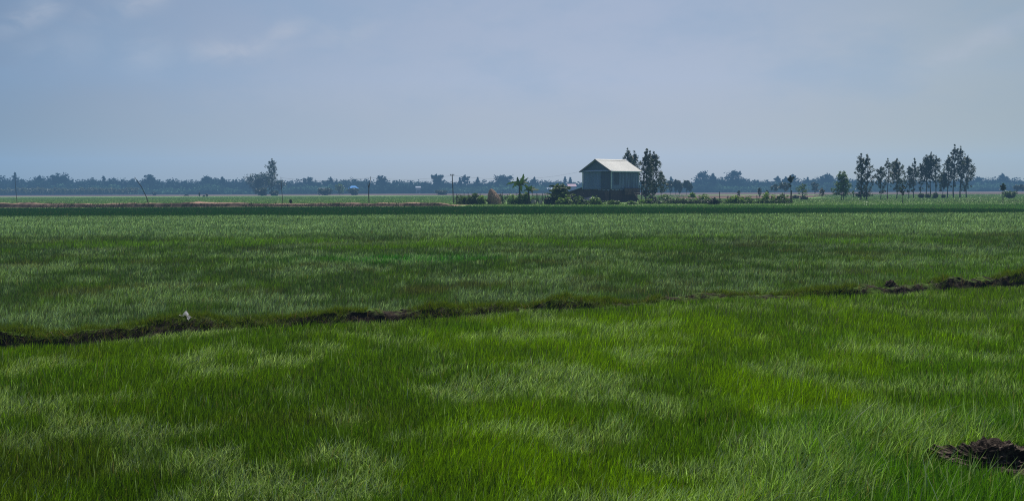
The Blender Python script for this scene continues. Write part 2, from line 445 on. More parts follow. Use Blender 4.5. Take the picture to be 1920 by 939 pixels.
    lean = np.stack([wx * (.3 + .9 * rng.random(n)) + lm * np.cos(ang), -.18 * silver + lm * np.sin(ang)], -1)
    azm = np.where(rng.random(n) < .65, rng.normal(0, .55, n), rng.random(n) * math.pi)
    P = np.stack([x, y, np.full(n, .002)], -1)
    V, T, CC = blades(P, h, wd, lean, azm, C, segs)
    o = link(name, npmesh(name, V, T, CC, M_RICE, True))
    tag(o, kind='stuff'); return o

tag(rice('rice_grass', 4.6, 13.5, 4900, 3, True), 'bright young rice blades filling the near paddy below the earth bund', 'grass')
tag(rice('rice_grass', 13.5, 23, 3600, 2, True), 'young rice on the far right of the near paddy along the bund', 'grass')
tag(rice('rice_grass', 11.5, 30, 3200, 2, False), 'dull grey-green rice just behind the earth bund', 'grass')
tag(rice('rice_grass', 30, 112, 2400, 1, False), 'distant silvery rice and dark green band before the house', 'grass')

def far_grass():
    x, y = scatter(112, 330, 900, 1.6, .55, 3)
    px = x / y * F + 960
    jx = 60 * (fbm(x * .15, y * .08, 19, 3) - .5) + rng.normal(0, 12, len(x)); jy = rng.normal(0, 3, len(x))
    keep = ~((x < -5) & (y < 124)) & ~((px + jx > 850) & (px + jx < 1480) & (y + jy > 130) & (y + jy < 163))
    keep &= ~((px + jx > 1272) & (px + jx < 1545) & (y + 2 * jy > 192)) & (y < np.interp(x, [-180, -60, 60, 180], [395, 380, 340, 305]))
    x, y = x[keep], y[keep]; n = len(x)
    a = fbm(x * .05, y * .25, 5, 4); g = sm(.35, .65, a)
    C = (np.array((.145, .245, .075))[None] * (1 - g)[:, None] + np.array((.21, .30, .11))[None] * g[:, None]) * (.7 + .6 * rng.random(n))[:, None]
    br = sm(.6, .7, fbm(x * .09 + 9, y * .3, 15, 3)) * (x > 40); C = C * (1 - .6 * br)[:, None] + .6 * br[:, None] * np.array((.12, .10, .06))
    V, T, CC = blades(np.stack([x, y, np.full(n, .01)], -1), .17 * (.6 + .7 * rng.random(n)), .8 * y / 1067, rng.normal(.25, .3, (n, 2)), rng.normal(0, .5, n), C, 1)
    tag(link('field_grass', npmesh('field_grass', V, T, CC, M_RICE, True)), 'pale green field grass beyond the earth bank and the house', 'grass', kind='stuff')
far_grass()

# turf and weeds on the bund
def turf():
    n = 80000
    i = rng.integers(0, len(BX), n); j = np.clip((rng.normal(.52, .22, n) * 21).astype(int), 3, 20)
    P = BV[i, j] + np.stack([rng.normal(0, .01, n), rng.normal(0, .012, n), np.full(n, -.006)], -1)
    m_ = fbm(P[:, 0] * 1.1, P[:, 1] * 1.1, 44, 3)
    keep = m_ > .35 + .09 * (j < 8) + .16 * sm(4.5, 6.5, P[:, 0]); P = P[keep]; m_ = m_[keep]; n = len(P)
    g = rng.random(n)[:, None]
    C = (np.array((.095, .175, .014)) * (1 - g) + np.array((.185, .27, .026)) * g) * (.6 + .7 * rng.random(n))[:, None]
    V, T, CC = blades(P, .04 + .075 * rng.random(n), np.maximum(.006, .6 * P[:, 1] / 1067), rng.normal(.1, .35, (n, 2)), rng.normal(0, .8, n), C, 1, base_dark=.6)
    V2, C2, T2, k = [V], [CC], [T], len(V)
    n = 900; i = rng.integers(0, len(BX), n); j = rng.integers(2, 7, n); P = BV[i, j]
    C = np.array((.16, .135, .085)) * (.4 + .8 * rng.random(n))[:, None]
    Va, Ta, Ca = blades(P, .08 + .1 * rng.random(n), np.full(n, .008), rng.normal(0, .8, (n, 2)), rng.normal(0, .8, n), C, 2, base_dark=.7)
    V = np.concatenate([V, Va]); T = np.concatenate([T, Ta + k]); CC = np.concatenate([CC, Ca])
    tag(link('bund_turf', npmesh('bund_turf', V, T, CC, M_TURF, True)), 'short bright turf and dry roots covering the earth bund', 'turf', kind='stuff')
turf()

# weeds along the foot and crest of the bank
def bank_weeds():
    n = 5000
    i = rng.integers(0, len(bkx), n); j = np.where(rng.random(n) < .7, rng.integers(0, 3, n), rng.integers(5, 15, n))
    P = KV[i, j].copy(); keep = fbm(P[:, 0] * .3, P[:, 1], 64, 3) > np.where(j < 3, .42, .56); P = P[keep]; n = len(P); P[:, 2] = np.maximum(P[:, 2], 0)
    C = np.array((.05, .085, .03)) * (.5 + .8 * rng.random(n))[:, None]
    V, T, CC = blades(P, .1 + .15 * rng.random(n), np.full(n, .1), rng.normal(.1, .4, (n, 2)), rng.normal(0, .6, n), C, 1)
    tag(link('bank_weeds', npmesh('bank_weeds', V, T, CC, M_TURF, True)), 'low weeds scattered along the red earth bank', 'weeds', kind='stuff')
bank_weeds()

# ------------------------------------------------------------------ clods of soil
def clod(name, c, r, seed, label, n=56, ns=5.0, rough=.55, m=None):
    th = np.linspace(0, 2 * np.pi, n, endpoint=False); ph = np.linspace(0, np.pi * .5, n // 2)
    A, B = np.meshgrid(th, ph, indexing='ij')
    x, y, z = np.cos(A) * np.cos(B), np.sin(A) * np.cos(B), np.sin(B)
    tri = lambda q, sd_: (fbm(x * q + 7, y * q + 3, sd_, 3) + fbm(y * q + 1, z * q + 9, sd_ + 1, 3) + fbm(z * q + 5, x * q + 2, sd_ + 2, 3)) / 3 - .5
    f = 1 + rough * (tri(ns * .35, seed) * 3.0 + tri(ns, seed + 4) * 2.2 + tri(ns * 2.6, seed + 8) * .8)
    x, y, z = x * f * r[0], y * f * r[1], z * f * r[2]
    z = np.where(B < 1e-6, -.03, z)
    V = np.stack([x, y, z], -1).reshape(-1, 3); k = n // 2
    i = np.arange(n)[:, None]; j = np.arange(k - 1)[None]
    a, b_, c_, d = i * k + j, (i + 1) % n * k + j, (i + 1) % n * k + j + 1, i * k + j + 1
    T = np.concatenate([np.stack([a, b_, c_], -1).reshape(-1, 3), np.stack([a, c_, d], -1).reshape(-1, 3)])
    o = link(name, npmesh(name, V, T, None, m, False)); o.location = c
    return tag(o, label, 'soil')
M_CLOD = soil_mat('mound_soil', (.014, .010, .008), (.085, .065, .05), (.16, .125, .095), .70, 1.0, 26)  # upward faces of the mound a paler brown
clod('soil_mound', MOUND, (.36, .24, .195), 5, 'dark crumbly soil mound among the tall grass, nearest the camera', 90, 7, .5, M_CLOD)
g = G(1676, 549)
clod('soil_clod', (g.x, g.y + .12, .07), (.105, .10, .12), 8, 'rounded black soil clod standing on the bund towards its right end', 40, 5, .4, M_CLOD)

# dry roots and long blades in front of the mound
def mound_straw():
    n = 260; a = rng.random(n) * 2 * np.pi; r = .55 + .5 * rng.random(n)
    P = np.stack([MOUND.x + np.cos(a) * .38 * r, MOUND.y + np.sin(a) * .25 * r - .03, np.full(n, 0.)], -1)
    C = np.where((rng.random(n) < .45)[:, None], np.array((.17, .14, .10)), np.array((.06, .10, .03))) * (.5 + .8 * rng.random(n))[:, None]
    V, T, CC = blades(P, .10 + .14 * rng.random(n), .006 + .004 * rng.random(n), rng.normal(.1, .5, (n, 2)), rng.normal(0, .7, n), C, 4)
    tag(link('mound_straw', npmesh('mound_straw', V, T, CC, M_STRAW, True)), 'straggling dry and green blades around the soil mound', 'grass', kind='stuff')
mound_straw()

# white scrap on the bund, bird in the paddy, dry stalks
def scrap():
    g = G(341, 626); V = []; n = 9
    for i in range(n):
        for j in range(5):
            u, v = i / (n - 1) - .5, j / 4 - .5
            V.append((u * .15 + .04 * v, .09 * v + .025 * math.sin(9 * u + 2 * v), .022 + .04 * math.cos(u * 4.2 - .6) + .02 * math.sin(11 * u + 5 * v) - .05 * abs(v) - .05 * u))
    F_ = [(i * 5 + j, i * 5 + j + 1, (i + 1) * 5 + j + 1, (i + 1) * 5 + j) for i in range(n - 1) for j in range(4)]
    o = MB().add(V, F_).build('plastic_scrap', mat('white_plastic', (.62, .60, .62), .5, (.35, .33, .35), 20), loc=(g.x, g.y + .10, BH[np.argmin(abs(BX - g.x))] + .018))
    tag(o, 'crumpled white plastic scrap lying on the bund', 'litter')
scrap()
for (px, py, tx, hh) in [(795, 604, .05, .17), (803, 603, .09, .19)]:
    g = G(px, py); k = np.argmin(abs(BX - g.x))
    z0 = BH[k] * .8
    o = MB().tube([(0, 0, 0), (tx * .4, 0, hh * .5), (tx, 0, hh)], [.005, .004, .003], 5).build('dry_stalk', mat('dry_stalk', (.30, .24, .17), .8), loc=(g.x, g.y + .2, z0))
    tag(o, 'upright dry stalk on the bund left of centre, %s' % ('shorter and steeper one' if px == 795 else 'longer and more slanted one'), 'stalk', 'dry stalks on the bund')

# ------------------------------------------------------------------ skinned bodies
def skin(name, verts, edges, radii, m, parent=None, loc=None, rz=0.0, sub=1):
    me = bpy.data.meshes.new(name); me.from_pydata(verts, edges, []); me.update()
    o = bpy.data.objects.new(name, me); COL.objects.link(o)
    md = o.modifiers.new('s', 'SKIN'); sv = me.skin_vertices[0].data
    for i, r in enumerate(radii): sv[i].radius = (r, r) if not hasattr(r, '__len__') else r
    sv[0].use_root = True
    o.modifiers.new('u', 'SUBSURF').levels = sub; o.modifiers['u'].render_levels = sub
    dg = bpy.context.evaluated_depsgraph_get(); nm = bpy.data.meshes.new_from_object(o.evaluated_get(dg)); nm.name = name
    o.modifiers.clear(); o.data = nm; nm.materials.clear(); nm.materials.append(m)
    nm.polygons.foreach_set('use_smooth', np.full(len(nm.polygons), True))
    if parent is not None: o.parent = parent
    if loc is not None: o.location = loc
    o.rotation_euler = (0, 0, rz)
    return o

def cattle(px, py, rz, sc, label, head_down):
    g = G(px, py)
    hz = .55 if head_down else 1.3
    v = [(-.6, 0, 1.05), (-.1, 0, 1.0), (.45, 0, 1.05), (.75, 0, 1.12), (1.05, 0, (1.12 + hz) / 2 + .05), (1.25, 0, hz), (1.5, 0, hz - .16)]
    e = [(0, 1), (1, 2), (2, 3), (3, 4), (4, 5), (5, 6)]; r = [.26, .34, .33, .26, .15, .14, .09]
    for s in (-1, 1):
        for (bi, xs) in ((0, [-.62, -.52, -.66, -.62, -.60]), (2, [.50, .50, .50, .50, .52])):
            k = len(v)
            zz = [.72, .5, .36, .1, .03]
            for q, (xx, z_) in enumerate(zip(xs, zz)):
                v.append((xx, s * .19, z_)); r.append([.15, .10, .07, .055, .06][q])
                e.append((bi if q == 0 else k + q - 1, k + q))
    k = len(v); v += [(-.9, 0, 1.0), (-.95, 0, .55)]; r += [.04, .03]; e += [(0, k), (k, k + 1)]
    for s in (-1, 1):
        k = len(v); v += [(1.2, s * .2, hz + .08)]; r += [.05]; e += [(5, k)]
    o = skin('cattle', [(a * sc, b_ * sc, c * sc) for a, b_, c in v], e, [q * sc for q in r], mat('dark_hide', (.02, .016, .014), .7), None, g, rz, 1)
    for s in (-1, 1):
        h = MB(); h.tube([(1.2 * sc, s * .10 * sc, (hz + .10) * sc), (1.14 * sc, s * .27 * sc, (hz + .2) * sc), (1.1 * sc, s * .24 * sc, (hz + .36) * sc)], [.04 * sc, .03 * sc, .012 * sc], 6)
        h.build('horn', mat('horn', (.12, .10, .08), .6), o)
    tag(o, label, 'cattle', 'cattle grazing on the far green field')
cattle(350.5, 369.6, R(200), .62, 'dark grazing cattle apart on the left of the standing herder', True)
cattle(382, 370.0, R(80), .55, 'small dark calf between the herder and the bigger dark cattle', True)
cattle(388, 370.0, R(120), .78, 'large dark cattle rightmost of the small herd on the far field', False)

def person():
    g = G(374, 370.2)
    v = [(0, 0, .93), (0, 0, 1.1), (0, -.01, 1.32), (0, 0, 1.46), (0, 0, 1.53), (0, -.02, 1.63), (0, -.01, 1.72)]
    e = [(0, 1), (1, 2), (2, 3), (3, 4), (4, 5), (5, 6)]; r = [(.16, .11), (.14, .1), (.17, .11), (.08, .07), (.055, .055), (.085, .1), (.075, .09)]
    for s in (-1, 1):
        k = len(v); v += [(s * .10, 0, .82), (s * .11, .01, .48), (s * .11, .03, .08), (s * .12, -.12, .04)]; r += [.09, .06, .042, .04]
        e += [(0, k), (k, k + 1), (k + 1, k + 2), (k + 2, k + 3)]
        k = len(v); v += [(s * .20, 0, 1.38), (s * .25, .02, 1.10), (s * .24, -.06, .86), (s * .23, -.09, .78)]; r += [.06, .045, .033, .035]
        e += [(2, k), (k, k + 1), (k + 1, k + 2), (k + 2, k + 3)]
    o = skin('person', [(a * .9, b_ * .9, c * .9) for a, b_, c in v], e, [tuple(x * .9 for x in q) if hasattr(q, '__len__') else q * .9 for q in r], mat('skin_tone', (.09, .06, .045), .7), None, g, .4, 1)  # even dark brown skin colour
    sh = MB().tube([(0, 0, .82), (0, 0, 1.0), (0, 0, 1.2), (0, 0, 1.30)], [.19, .17, .19, .10], 10)
    sh.build('shirt', mat('dark_cloth', (.03, .032, .04), .9), o)
    MB().tube([(0, 0, .40), (0, 0, .62), (0, 0, .82)], [.19, .19, .185], 10).build('sarong', mat('dark_sarong', (.035, .03, .03), .9), o)
    MB().tube([(0, -.01, 1.50), (0, -.01, 1.53), (0, -.01, 1.62)], [.20, .10, .02], 10).build('hat', mat('hat_straw', (.16, .14, .10), .9), o)
    tag(o, 'person in dark clothing standing beside the cattle on the far field', 'person')
person()

# ------------------------------------------------------------------ trees
def leaf_cloud(cs, rs, nl, size, cols, droop=0.3, seed=0, elong=2.0):
    """leaf faces spread through clusters; cs centres, rs radii (n,3)"""
    rg = np.random.default_rng(seed)
    k = len(cs); idx = np.repeat(np.arange(k), nl); n = len(idx)
    d = rg.normal(0, 1, (n, 3)); d /= np.linalg.norm(d, axis=1)[:, None]
    rr = rg.random(n) ** .5 * (1 + .35 * rg.random(n) ** 2)
    P = cs[idx] + d * rs[idx] * rr[:, None]
    a = rg.random(n) * 2 * np.pi
    dirv = np.stack([np.cos(a), np.sin(a), -droop - .9 * rg.random(n) + .35], -1); dirv /= np.linalg.norm(dirv, axis=1)[:, None]
    sd_ = np.cross(dirv, rg.normal(0, 1, (n, 3))); sd_ /= np.linalg.norm(sd_, axis=1)[:, None] + 1e-9
    s = size * (.6 + .8 * rg.random(n)); L = (s * elong ** .5)[:, None]; W = (s / elong ** .5 * .5)[:, None]
    V = np.stack([P - dirv * L * .5, P + sd_ * W, P + dirv * L * .5, P - sd_ * W], 1).reshape(-1, 3)
    b_ = (np.arange(n) * 4)[:, None]
    T = (b_[:, None, :] + np.array([[0, 1, 2], [0, 2, 3]])[None]).reshape(-1, 3)
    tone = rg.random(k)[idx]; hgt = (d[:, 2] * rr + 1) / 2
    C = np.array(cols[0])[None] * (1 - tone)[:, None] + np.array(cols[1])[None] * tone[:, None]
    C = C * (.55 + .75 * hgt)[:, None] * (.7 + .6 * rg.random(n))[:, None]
    return V, T, np.repeat(C, 4, axis=0)

EUC = [(.028, .042, .020), (.060, .075, .032)]
OLIVE = [(.045, .060, .018), (.085, .10, .028)]
DARKG = [(.022, .038, .018), (.045, .065, .025)]
BRIGHT = [(.10, .19, .022), (.20, .31, .045)]
MIDG = [(.055, .105, .026), (.12, .19, .045)]
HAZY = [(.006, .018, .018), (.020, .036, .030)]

def tree(label, pos, H, hw, cb=.3, style='euc', cols=EUC, seed=1, dens=1.0, leaf=None, lean=0.0, group=None, name='tree', cat='tree', trunk_r=None, stems=1, bark=None, nl=None):
    """tapered trunk with limbs, crown of leaf clumps; hw = crown half width, cb = crown base as share of H"""
    rg = np.random.default_rng(seed); rd = random.Random(seed)
    d = pos.y; leaf = leaf or max(.20, d * .00105)
    root = empty(name, pos, label, cat, group)
    tr = trunk_r or max(.05, H * .0125)
    zt = H * .97; mb = MB(); cs, rs = [], []
    for s in range(stems):
        ox = (rd.random() - .5) * hw * .5 * (stems > 1); oy = (rd.random() - .5) * hw * .5 * (stems > 1)
        path = []; wob = rd.random() * 6
        for i in range(9):
            t = i / 8
            path.append(Vector((ox * (1 + t) + lean * H * t * t + math.sin(wob + t * 5) * H * .012 * (i > 0), oy * (1 + t) + math.cos(wob + t * 4) * H * .010 * (i > 0), -.05 + t * (zt + .05))))
        mb.tube(path, [tr * (1.25 if i == 0 else 1) * (1 - .88 * i / 8) for i in range(9)], 7)
        at = lambda z: Vector([np.interp(z, [p.z for p in path], [p[k] for p in path]) for k in range(3)])
        nlimb = int((22 if style == 'euc' else 9) * dens ** .5 + 3)
        for q in range(nlimb):
            t = (q + .3 * rd.random()) / nlimb
            z0 = H * (cb * .9 + (1 - cb) * t * .85)
            a = q * 2.4 + rd.random(); p0 = at(z0)
            if style == 'euc': R_ = 1.12 * hw * (.55 + .45 * math.sin(math.pi * min(1, t * .9 + .15))) * (1 - .5 * t ** 2) * (.85 + .5 * rd.random()); rise = R_ * (.9 + .5 * rd.random())
            elif style == 'round': R_ = hw * math.sqrt(max(.08, 1 - (1.6 * t - .7) ** 2 * .9)) * (.7 + .35 * rd.random()); rise = R_ * .45
            elif style == 'flat': R_ = hw * (.6 + .45 * rd.random()) * (1 - .4 * t); rise = R_ * .12
            else: R_ = hw * (1 - .8 * t) * (.7 + .4 * rd.random()); rise = R_ * .3
            rise = min(rise, H * .985 - z0)
            p1 = p0 + Vector((math.cos(a) * R_ * .5, math.sin(a) * R_ * .5, rise * .55)); p2 = p0 + Vector((math.cos(a) * R_, math.sin(a) * R_, rise))
            mb.tube([p0, p1, p2], [tr * .38 * (1 - .6 * t), tr * .25 * (1 - .5 * t), tr * .08], 5, False)
            for (f, kk) in ((.42, .9), (.72, .95), (1.0, 1.0)):
                if rd.random() < (.95 if dens >= 1 else .72):
                    c = p0.lerp(p2, f) + Vector((rd.gauss(0, .12) * hw, rd.gauss(0, .12) * hw, rd.gauss(0, .1) * hw))
                    r_ = hw * (.22 + .20 * rd.random()) * kk * (1.08 if style == 'euc' else 1.0) * (1 - .35 * t * (style != 'round'))
                    cs.append(c); rs.append((r_, r_, r_ * (1.15 if style == 'euc' else (.35 if style == 'flat' else .8))))
        for q in range(int(7 * dens) if style == 'euc' else 0):   # wisps hanging along the stem
            c = at(H * (cb * (.45 + .6 * rd.random()) + .05)) + Vector((rd.gauss(0, .35) * hw, rd.gauss(0, .35) * hw, 0)); r_ = hw * (.10 + .14 * rd.random())
            cs.append(c); rs.append((r_, r_, r_ * 1.6))
        for q in range(3):   # leader tip
            c = at(zt * (1 - .05 * q)); r_ = hw * (.16 + .07 * q) if style != 'round' else hw * .3
            cs.append(c + Vector((0, 0, -r_ * .6))); rs.append((r_, r_, r_ * 1.3))
    mb.build('trunk', bark or M_BARK, root, smooth=True)
    cs = np.array([tuple(c) for c in cs]); rs = np.array(rs)
    nl_ = nl or int(np.clip(34 * (np.mean(rs) / leaf / 2.2) ** 1.5, 14, 70) * min(1.3, dens))
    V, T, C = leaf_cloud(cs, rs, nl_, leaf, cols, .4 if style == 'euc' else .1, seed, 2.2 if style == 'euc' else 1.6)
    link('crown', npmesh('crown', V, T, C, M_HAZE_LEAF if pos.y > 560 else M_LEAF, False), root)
    return root

def T(label, px, ytop, ybase, hwpx, Y=None, **k):
    pos = G(px, ybase) if Y is None else D(px, Y)
    Hh = (ybase - ytop) * pos.y / F if Y is None else HC + (357 - (px - 960) * .0038 - ytop) * pos.y / F
    return tree(label, pos, Hh, hwpx * pos.y / F, **k)

# eucalypts at the house
T('tall slim eucalypt behind the house roof, left one of the pair', 1178, 276, 0, 10, Y=176, cb=.35, seed=11, dens=1.5, bark=M_BARKP)
T('slim eucalypt behind the house roof, right one of the pair', 1189, 281, 0, 10, Y=178, cb=.35, seed=12, dens=1.5, bark=M_BARKP)
T('tall leafy eucalypt just right of the house, nearer the wall', 1212, 276, 378.5, 12, cb=.16, seed=13, dens=2.3, bark=M_BARKP)
T('leafy eucalypt right of the house, second from the wall', 1225, 282, 377.5, 12, cb=.22, seed=14, dens=2.2, bark=M_BARKP)
T('short olive-green tree at the end of the house trees', 1240, 322, 375, 14, dens=1.6, cb=.28, style='cone', cols=OLIVE, seed=15)
# eucalypt row on the right
GR = 'row of slim trees on the right'
for a in [
    ('bushy dark tree with a spike top, leftmost of the right row', 1582, 321, 375.5, 18, dict(cb=.16, style='cone', cols=MIDG, seed=21, stems=2, dens=1.3)),
    ('tall column-shaped tree, left of the touching pair', 1614, 286, 375, 10, dict(cb=.06, seed=22, dens=1.3)),
    ('tall column-shaped tree, right of the touching pair', 1625, 288, 375, 11, dict(cb=.05, seed=23, dens=1.1)),
    ('small leaning sparse tree right of the tall pair', 1651, 311, 373.5, 9, dict(cb=.3, seed=24)),
    ('sparse see-through tree with high thin crown', 1664, 296, 373.5, 9, dict(cb=.4, seed=25, dens=.6)),
    ('dense dark narrow tree with rounded top, alone between sparse ones', 1681, 296, 373, 11, dict(cb=.28, seed=26, dens=1.3)),
    ('short dark tree left of the thin-topped one', 1704, 310, 372, 9, dict(cb=.3, seed=27)),
    ('thin tree with one small high tuft on a bare top', 1713, 295, 372, 8, dict(cb=.3, seed=28, dens=.8)),
    ('short tree in front of the middle clump', 1726, 307, 371.5, 8, dict(cb=.4, seed=29)),
    ('upright tree on the left of the middle clump', 1736, 289, 371.5, 8, dict(cb=.42, seed=30)),
    ('highest tree of the middle clump', 1744, 283, 371.5, 9, dict(cb=.42, seed=31, dens=1.2)),
    ('tree with drooping branch on the right of the middle clump', 1754, 290, 371.5, 10, dict(cb=.35, seed=32)),
    ('small tree filling the gap between the two tall clumps', 1768, 322, 371, 8, dict(cb=.4, seed=33)),
    ('lower tree on the left of the tallest clump', 1777, 290, 371, 9, dict(cb=.28, seed=34, dens=1.2)),
    ('tallest tree of all, pointed top', 1788, 269, 371, 9, dict(cb=.34, seed=35, dens=1.2)),
    ('second tallest tree with open bare lower trunk', 1800, 272, 371, 9, dict(cb=.42, seed=36)),
    ('broad dark tree closing the row at its right end', 1812, 290, 371, 12, dict(cb=.25, seed=37, dens=1.2)),
]:
    T(a[0], a[1], a[2], a[3], a[4], group=GR, bark=M_BARK, **a[5])
T('young sapling with bare dark stem standing in the field before the row', 1692, 344, 381.5, 6, cb=.5, style='round', cols=DARKG, seed=41, dens=.6, trunk_r=.05)
T('thin sapling with small tuft near the right frame edge', 1880, 344, 380.5, 5, cb=.7, style='round', cols=DARKG, seed=42, dens=.6, trunk_r=.05)
T('round dark shrub beside the thin right sapling', 1893, 360, 372.5, 9, cb=.1, style='round', cols=MIDG, seed=43, name='shrub', cat='shrub', stems=3, trunk_r=.04)
T('distant small tree at the right frame edge, left one', 1906, 347, 363, 5, cb=.4, seed=44, style='round', cols=DARKG)
T('distant small tree at the right frame edge, right one', 1916, 346, 363, 5, cb=.4, seed=45, style='round', cols=DARKG)
for i, (px, yt, yb, hwp, lb) in enumerate([(1727, 362, 372, 5.5, 'low dark bush under the short tree of the middle clump'), (1741, 363, 372, 4.5, 'low dark bush under the highest tree of the middle clump'),
                                     (1753, 361, 372.5, 5.5, 'wider low bush at the right foot of the middle clump'), (1770, 364, 372, 4, 'small bush below the gap between the tall clumps')]):
    T(lb, px, yt + 1.5, yb, hwp * .85, cb=.05, style='round', cols=[(.05, .075, .03), (.09, .12, .05)], dens=.7, seed=50 + i, name='shrub', cat='shrub', stems=3, trunk_r=.04, group='bushes under the right row')
# middle distance on the right
for i, (px, yt, yb, hwp, kw, lb) in enumerate([
    (1257, 338, 366, 5, dict(cb=.4), 'grey hazy slim tree, leftmost beyond the garden'), (1267, 336, 366, 5, dict(cb=.35), 'grey hazy slim tree, second beyond the garden'),
    (1274, 341, 366, 6, dict(cb=.3), 'shorter grey hazy tree, third beyond the garden'), (1287, 338, 366, 5, dict(cb=.45), 'grey hazy tree with bare trunk, fourth beyond the garden'),
    (1294, 343, 366, 4, dict(cb=.45), 'smallest grey hazy tree, last of the slim trees beyond the garden')]):
    T(lb, px, yt, yb, hwp, cols=EUC, seed=60 + i, group='slim hazy trees beyond the garden', **kw)
for i, (px, yt, yb, hwp, kw, lb) in enumerate([
    (1453, 345, 366, 10, dict(style='flat', cb=.5, cols=DARKG), 'spreading tree behind the garden end, paler left one'),
    (1471, 343, 367, 11, dict(style='round', cb=.4, cols=DARKG), 'spreading dark tree behind the garden end, right one'),
    (1482, 328, 380, 4.5, dict(style='euc', cb=.78, cols=DARKG, dens=.7, trunk_r=.07), 'very thin tall stem with a small tuft above the garden end'),
    (1504, 345, 373, 11, dict(style='round', cb=.15, cols=MIDG, dens=.9), 'ragged bushy tree just right of the garden end'),
    (1527, 341, 365, 7, dict(style='round', cb=.3, cols=DARKG), 'upright dark tree standing alone against the hazy wood'),
    (1541, 353, 374, 6, dict(style='round', cb=.4, cols=[(.07, .065, .05), (.10, .095, .07)], dens=.6), 'half bare sapling on the sandy path'),
    (1385, 357, 371, 3, dict(style='round', cb=.3, cols=DARKG, dens=.6), 'tiny sapling on the ploughed field behind the garden'),
    (1424, 352, 371, 3, dict(style='euc', cb=.3, cols=DARKG, dens=.5), 'thin grey sapling behind the garden, taller one'),
    (1438, 357, 371, 4, dict(style='round', cb=.2, cols=DARKG, dens=.6), 'small dark sapling next to the spreading trees')]):
    T(lb, px, yt, yb, hwp, seed=70 + i, **kw)
# left clump
T('tall ragged tree rising high over the left wood', 510, 296, 367.5, 9, cb=.28, seed=81, dens=1.1, cols=EUC)
T('broad dark tree left of the tall ragged tree', 484, 329, 366.5, 21, cb=.2, style='round', cols=DARKG, seed=82, dens=1.6)
T('pale-topped tree between the broad dark tree and the tall one', 500, 332, 366, 13, cb=.45, style='round', cols=EUC, seed=83)
T('low round tree right of the tall ragged tree', 523, 339, 366, 12, cb=.4, style='round', cols=DARKG, seed=84)
T('round dark bush at the foot of the broad dark tree', 491, 354, 367.5, 9, cb=.05, style='round', cols=DARKG, seed=85, name='shrub', cat='shrub', stems=3)
T('low bush under the tall ragged tree', 515, 359, 367.5, 7, cb=.05, style='round', cols=DARKG, seed=86, name='shrub', cat='shrub', stems=3)
T('small round tree before the wood, left of the blue roof', 637, 345, 366, 9, cb=.15, style='round', cols=MIDG, seed=87)
T('low bush before the wood, below the blue roof', 662, 354, 366, 9, cb=.1, style='round', cols=DARKG, seed=88, name='shrub', cat='shrub', stems=3)
T('low bush before the wood near the left grey roof', 610, 356, 366.5, 11, cb=.1, style='round', cols=DARKG, seed=89, name='shrub', cat='shrub', stems=3)
T('dark low bush at the wood edge right of the forked pole', 828, 359, 365.5, 9, cb=.05, style='round', cols=DARKG, seed=90, name='shrub', cat='shrub', stems=3)
T('tiny lone dark bush on the field edge near the leaning pole', 290, 360.5, 366.3, 2.5, cb=.05, style='round', cols=DARKG, seed=91, name='shrub', cat='shrub', stems=2)
T('thin weed sprout on top of the red earth bank', 545, 374.5, 383, 1.6, Y=None, cb=.2, style='euc', cols=OLIVE, seed=92, name='plant', cat='plant', dens=.4)

# orchard row on the far left: nothing tells the small trees apart
proto = [tree('small round orchard tree in the long low row on the far left', D(0, 545), 3.5, 1.5, cb=.28, style='round', cols=[(.085, .10, .065), (.13, .145, .09)], seed=100 + i, group='orchard row on the far left', dens=.8) for i in range(3)]
k = 0
for i, px in enumerate(np.arange(-48, 262, 7.6)):
    o = proto[i] if i < 3 else copy_tree(proto[i % 3])
    o.location = D(px + rng.normal(0, 1.0), 545 + rng.normal(0, 5)); o.rotation_euler = (0, 0, rng.random() * 6); o.scale = (1, 1, .85 + .3 * rng.random())

# distant wood: one mass, plus the trees that stand out of it
SKY = [(-60, 336), (0, 329), (20, 334), (43, 337), (60, 334), (75, 330), (88, 336), (100, 332), (115, 329), (130, 332), (140, 338), (170, 334), (190, 336), (217, 333), (245, 337), (258, 336), (275, 332), (295, 334), (310, 338),
       (328, 335), (345, 338), (370, 338), (385, 333), (405, 333), (420, 335), (432, 338), (452, 334), (470, 337), (530, 339), (560, 338), (580, 334), (595, 339), (620, 335), (632, 338), (650, 336), (668, 334), (690, 337), (702, 342), (718, 336),
       (730, 338), (755, 337), (772, 339), (790, 339), (810, 341), (828, 336), (850, 342), (885, 341), (905, 339), (920, 340), (932, 336), (945, 336), (965, 338), (1000, 336), (1035, 338), (1058, 340), (1080, 341), (1100, 343),
       (1160, 343), (1245, 339), (1258, 338), (1275, 341), (1298, 342), (1308, 331), (1328, 332), (1345, 331), (1360, 333), (1395, 331), (1403, 337), (1440, 338), (1455, 337), (1510, 335), (1530, 332), (1560, 331), (1600, 335), (1640, 339),
       (1700, 337), (1800, 336), (1830, 333), (1850, 333), (1865, 332), (1890, 333), (1905, 335), (1920, 335), (1990, 334)]
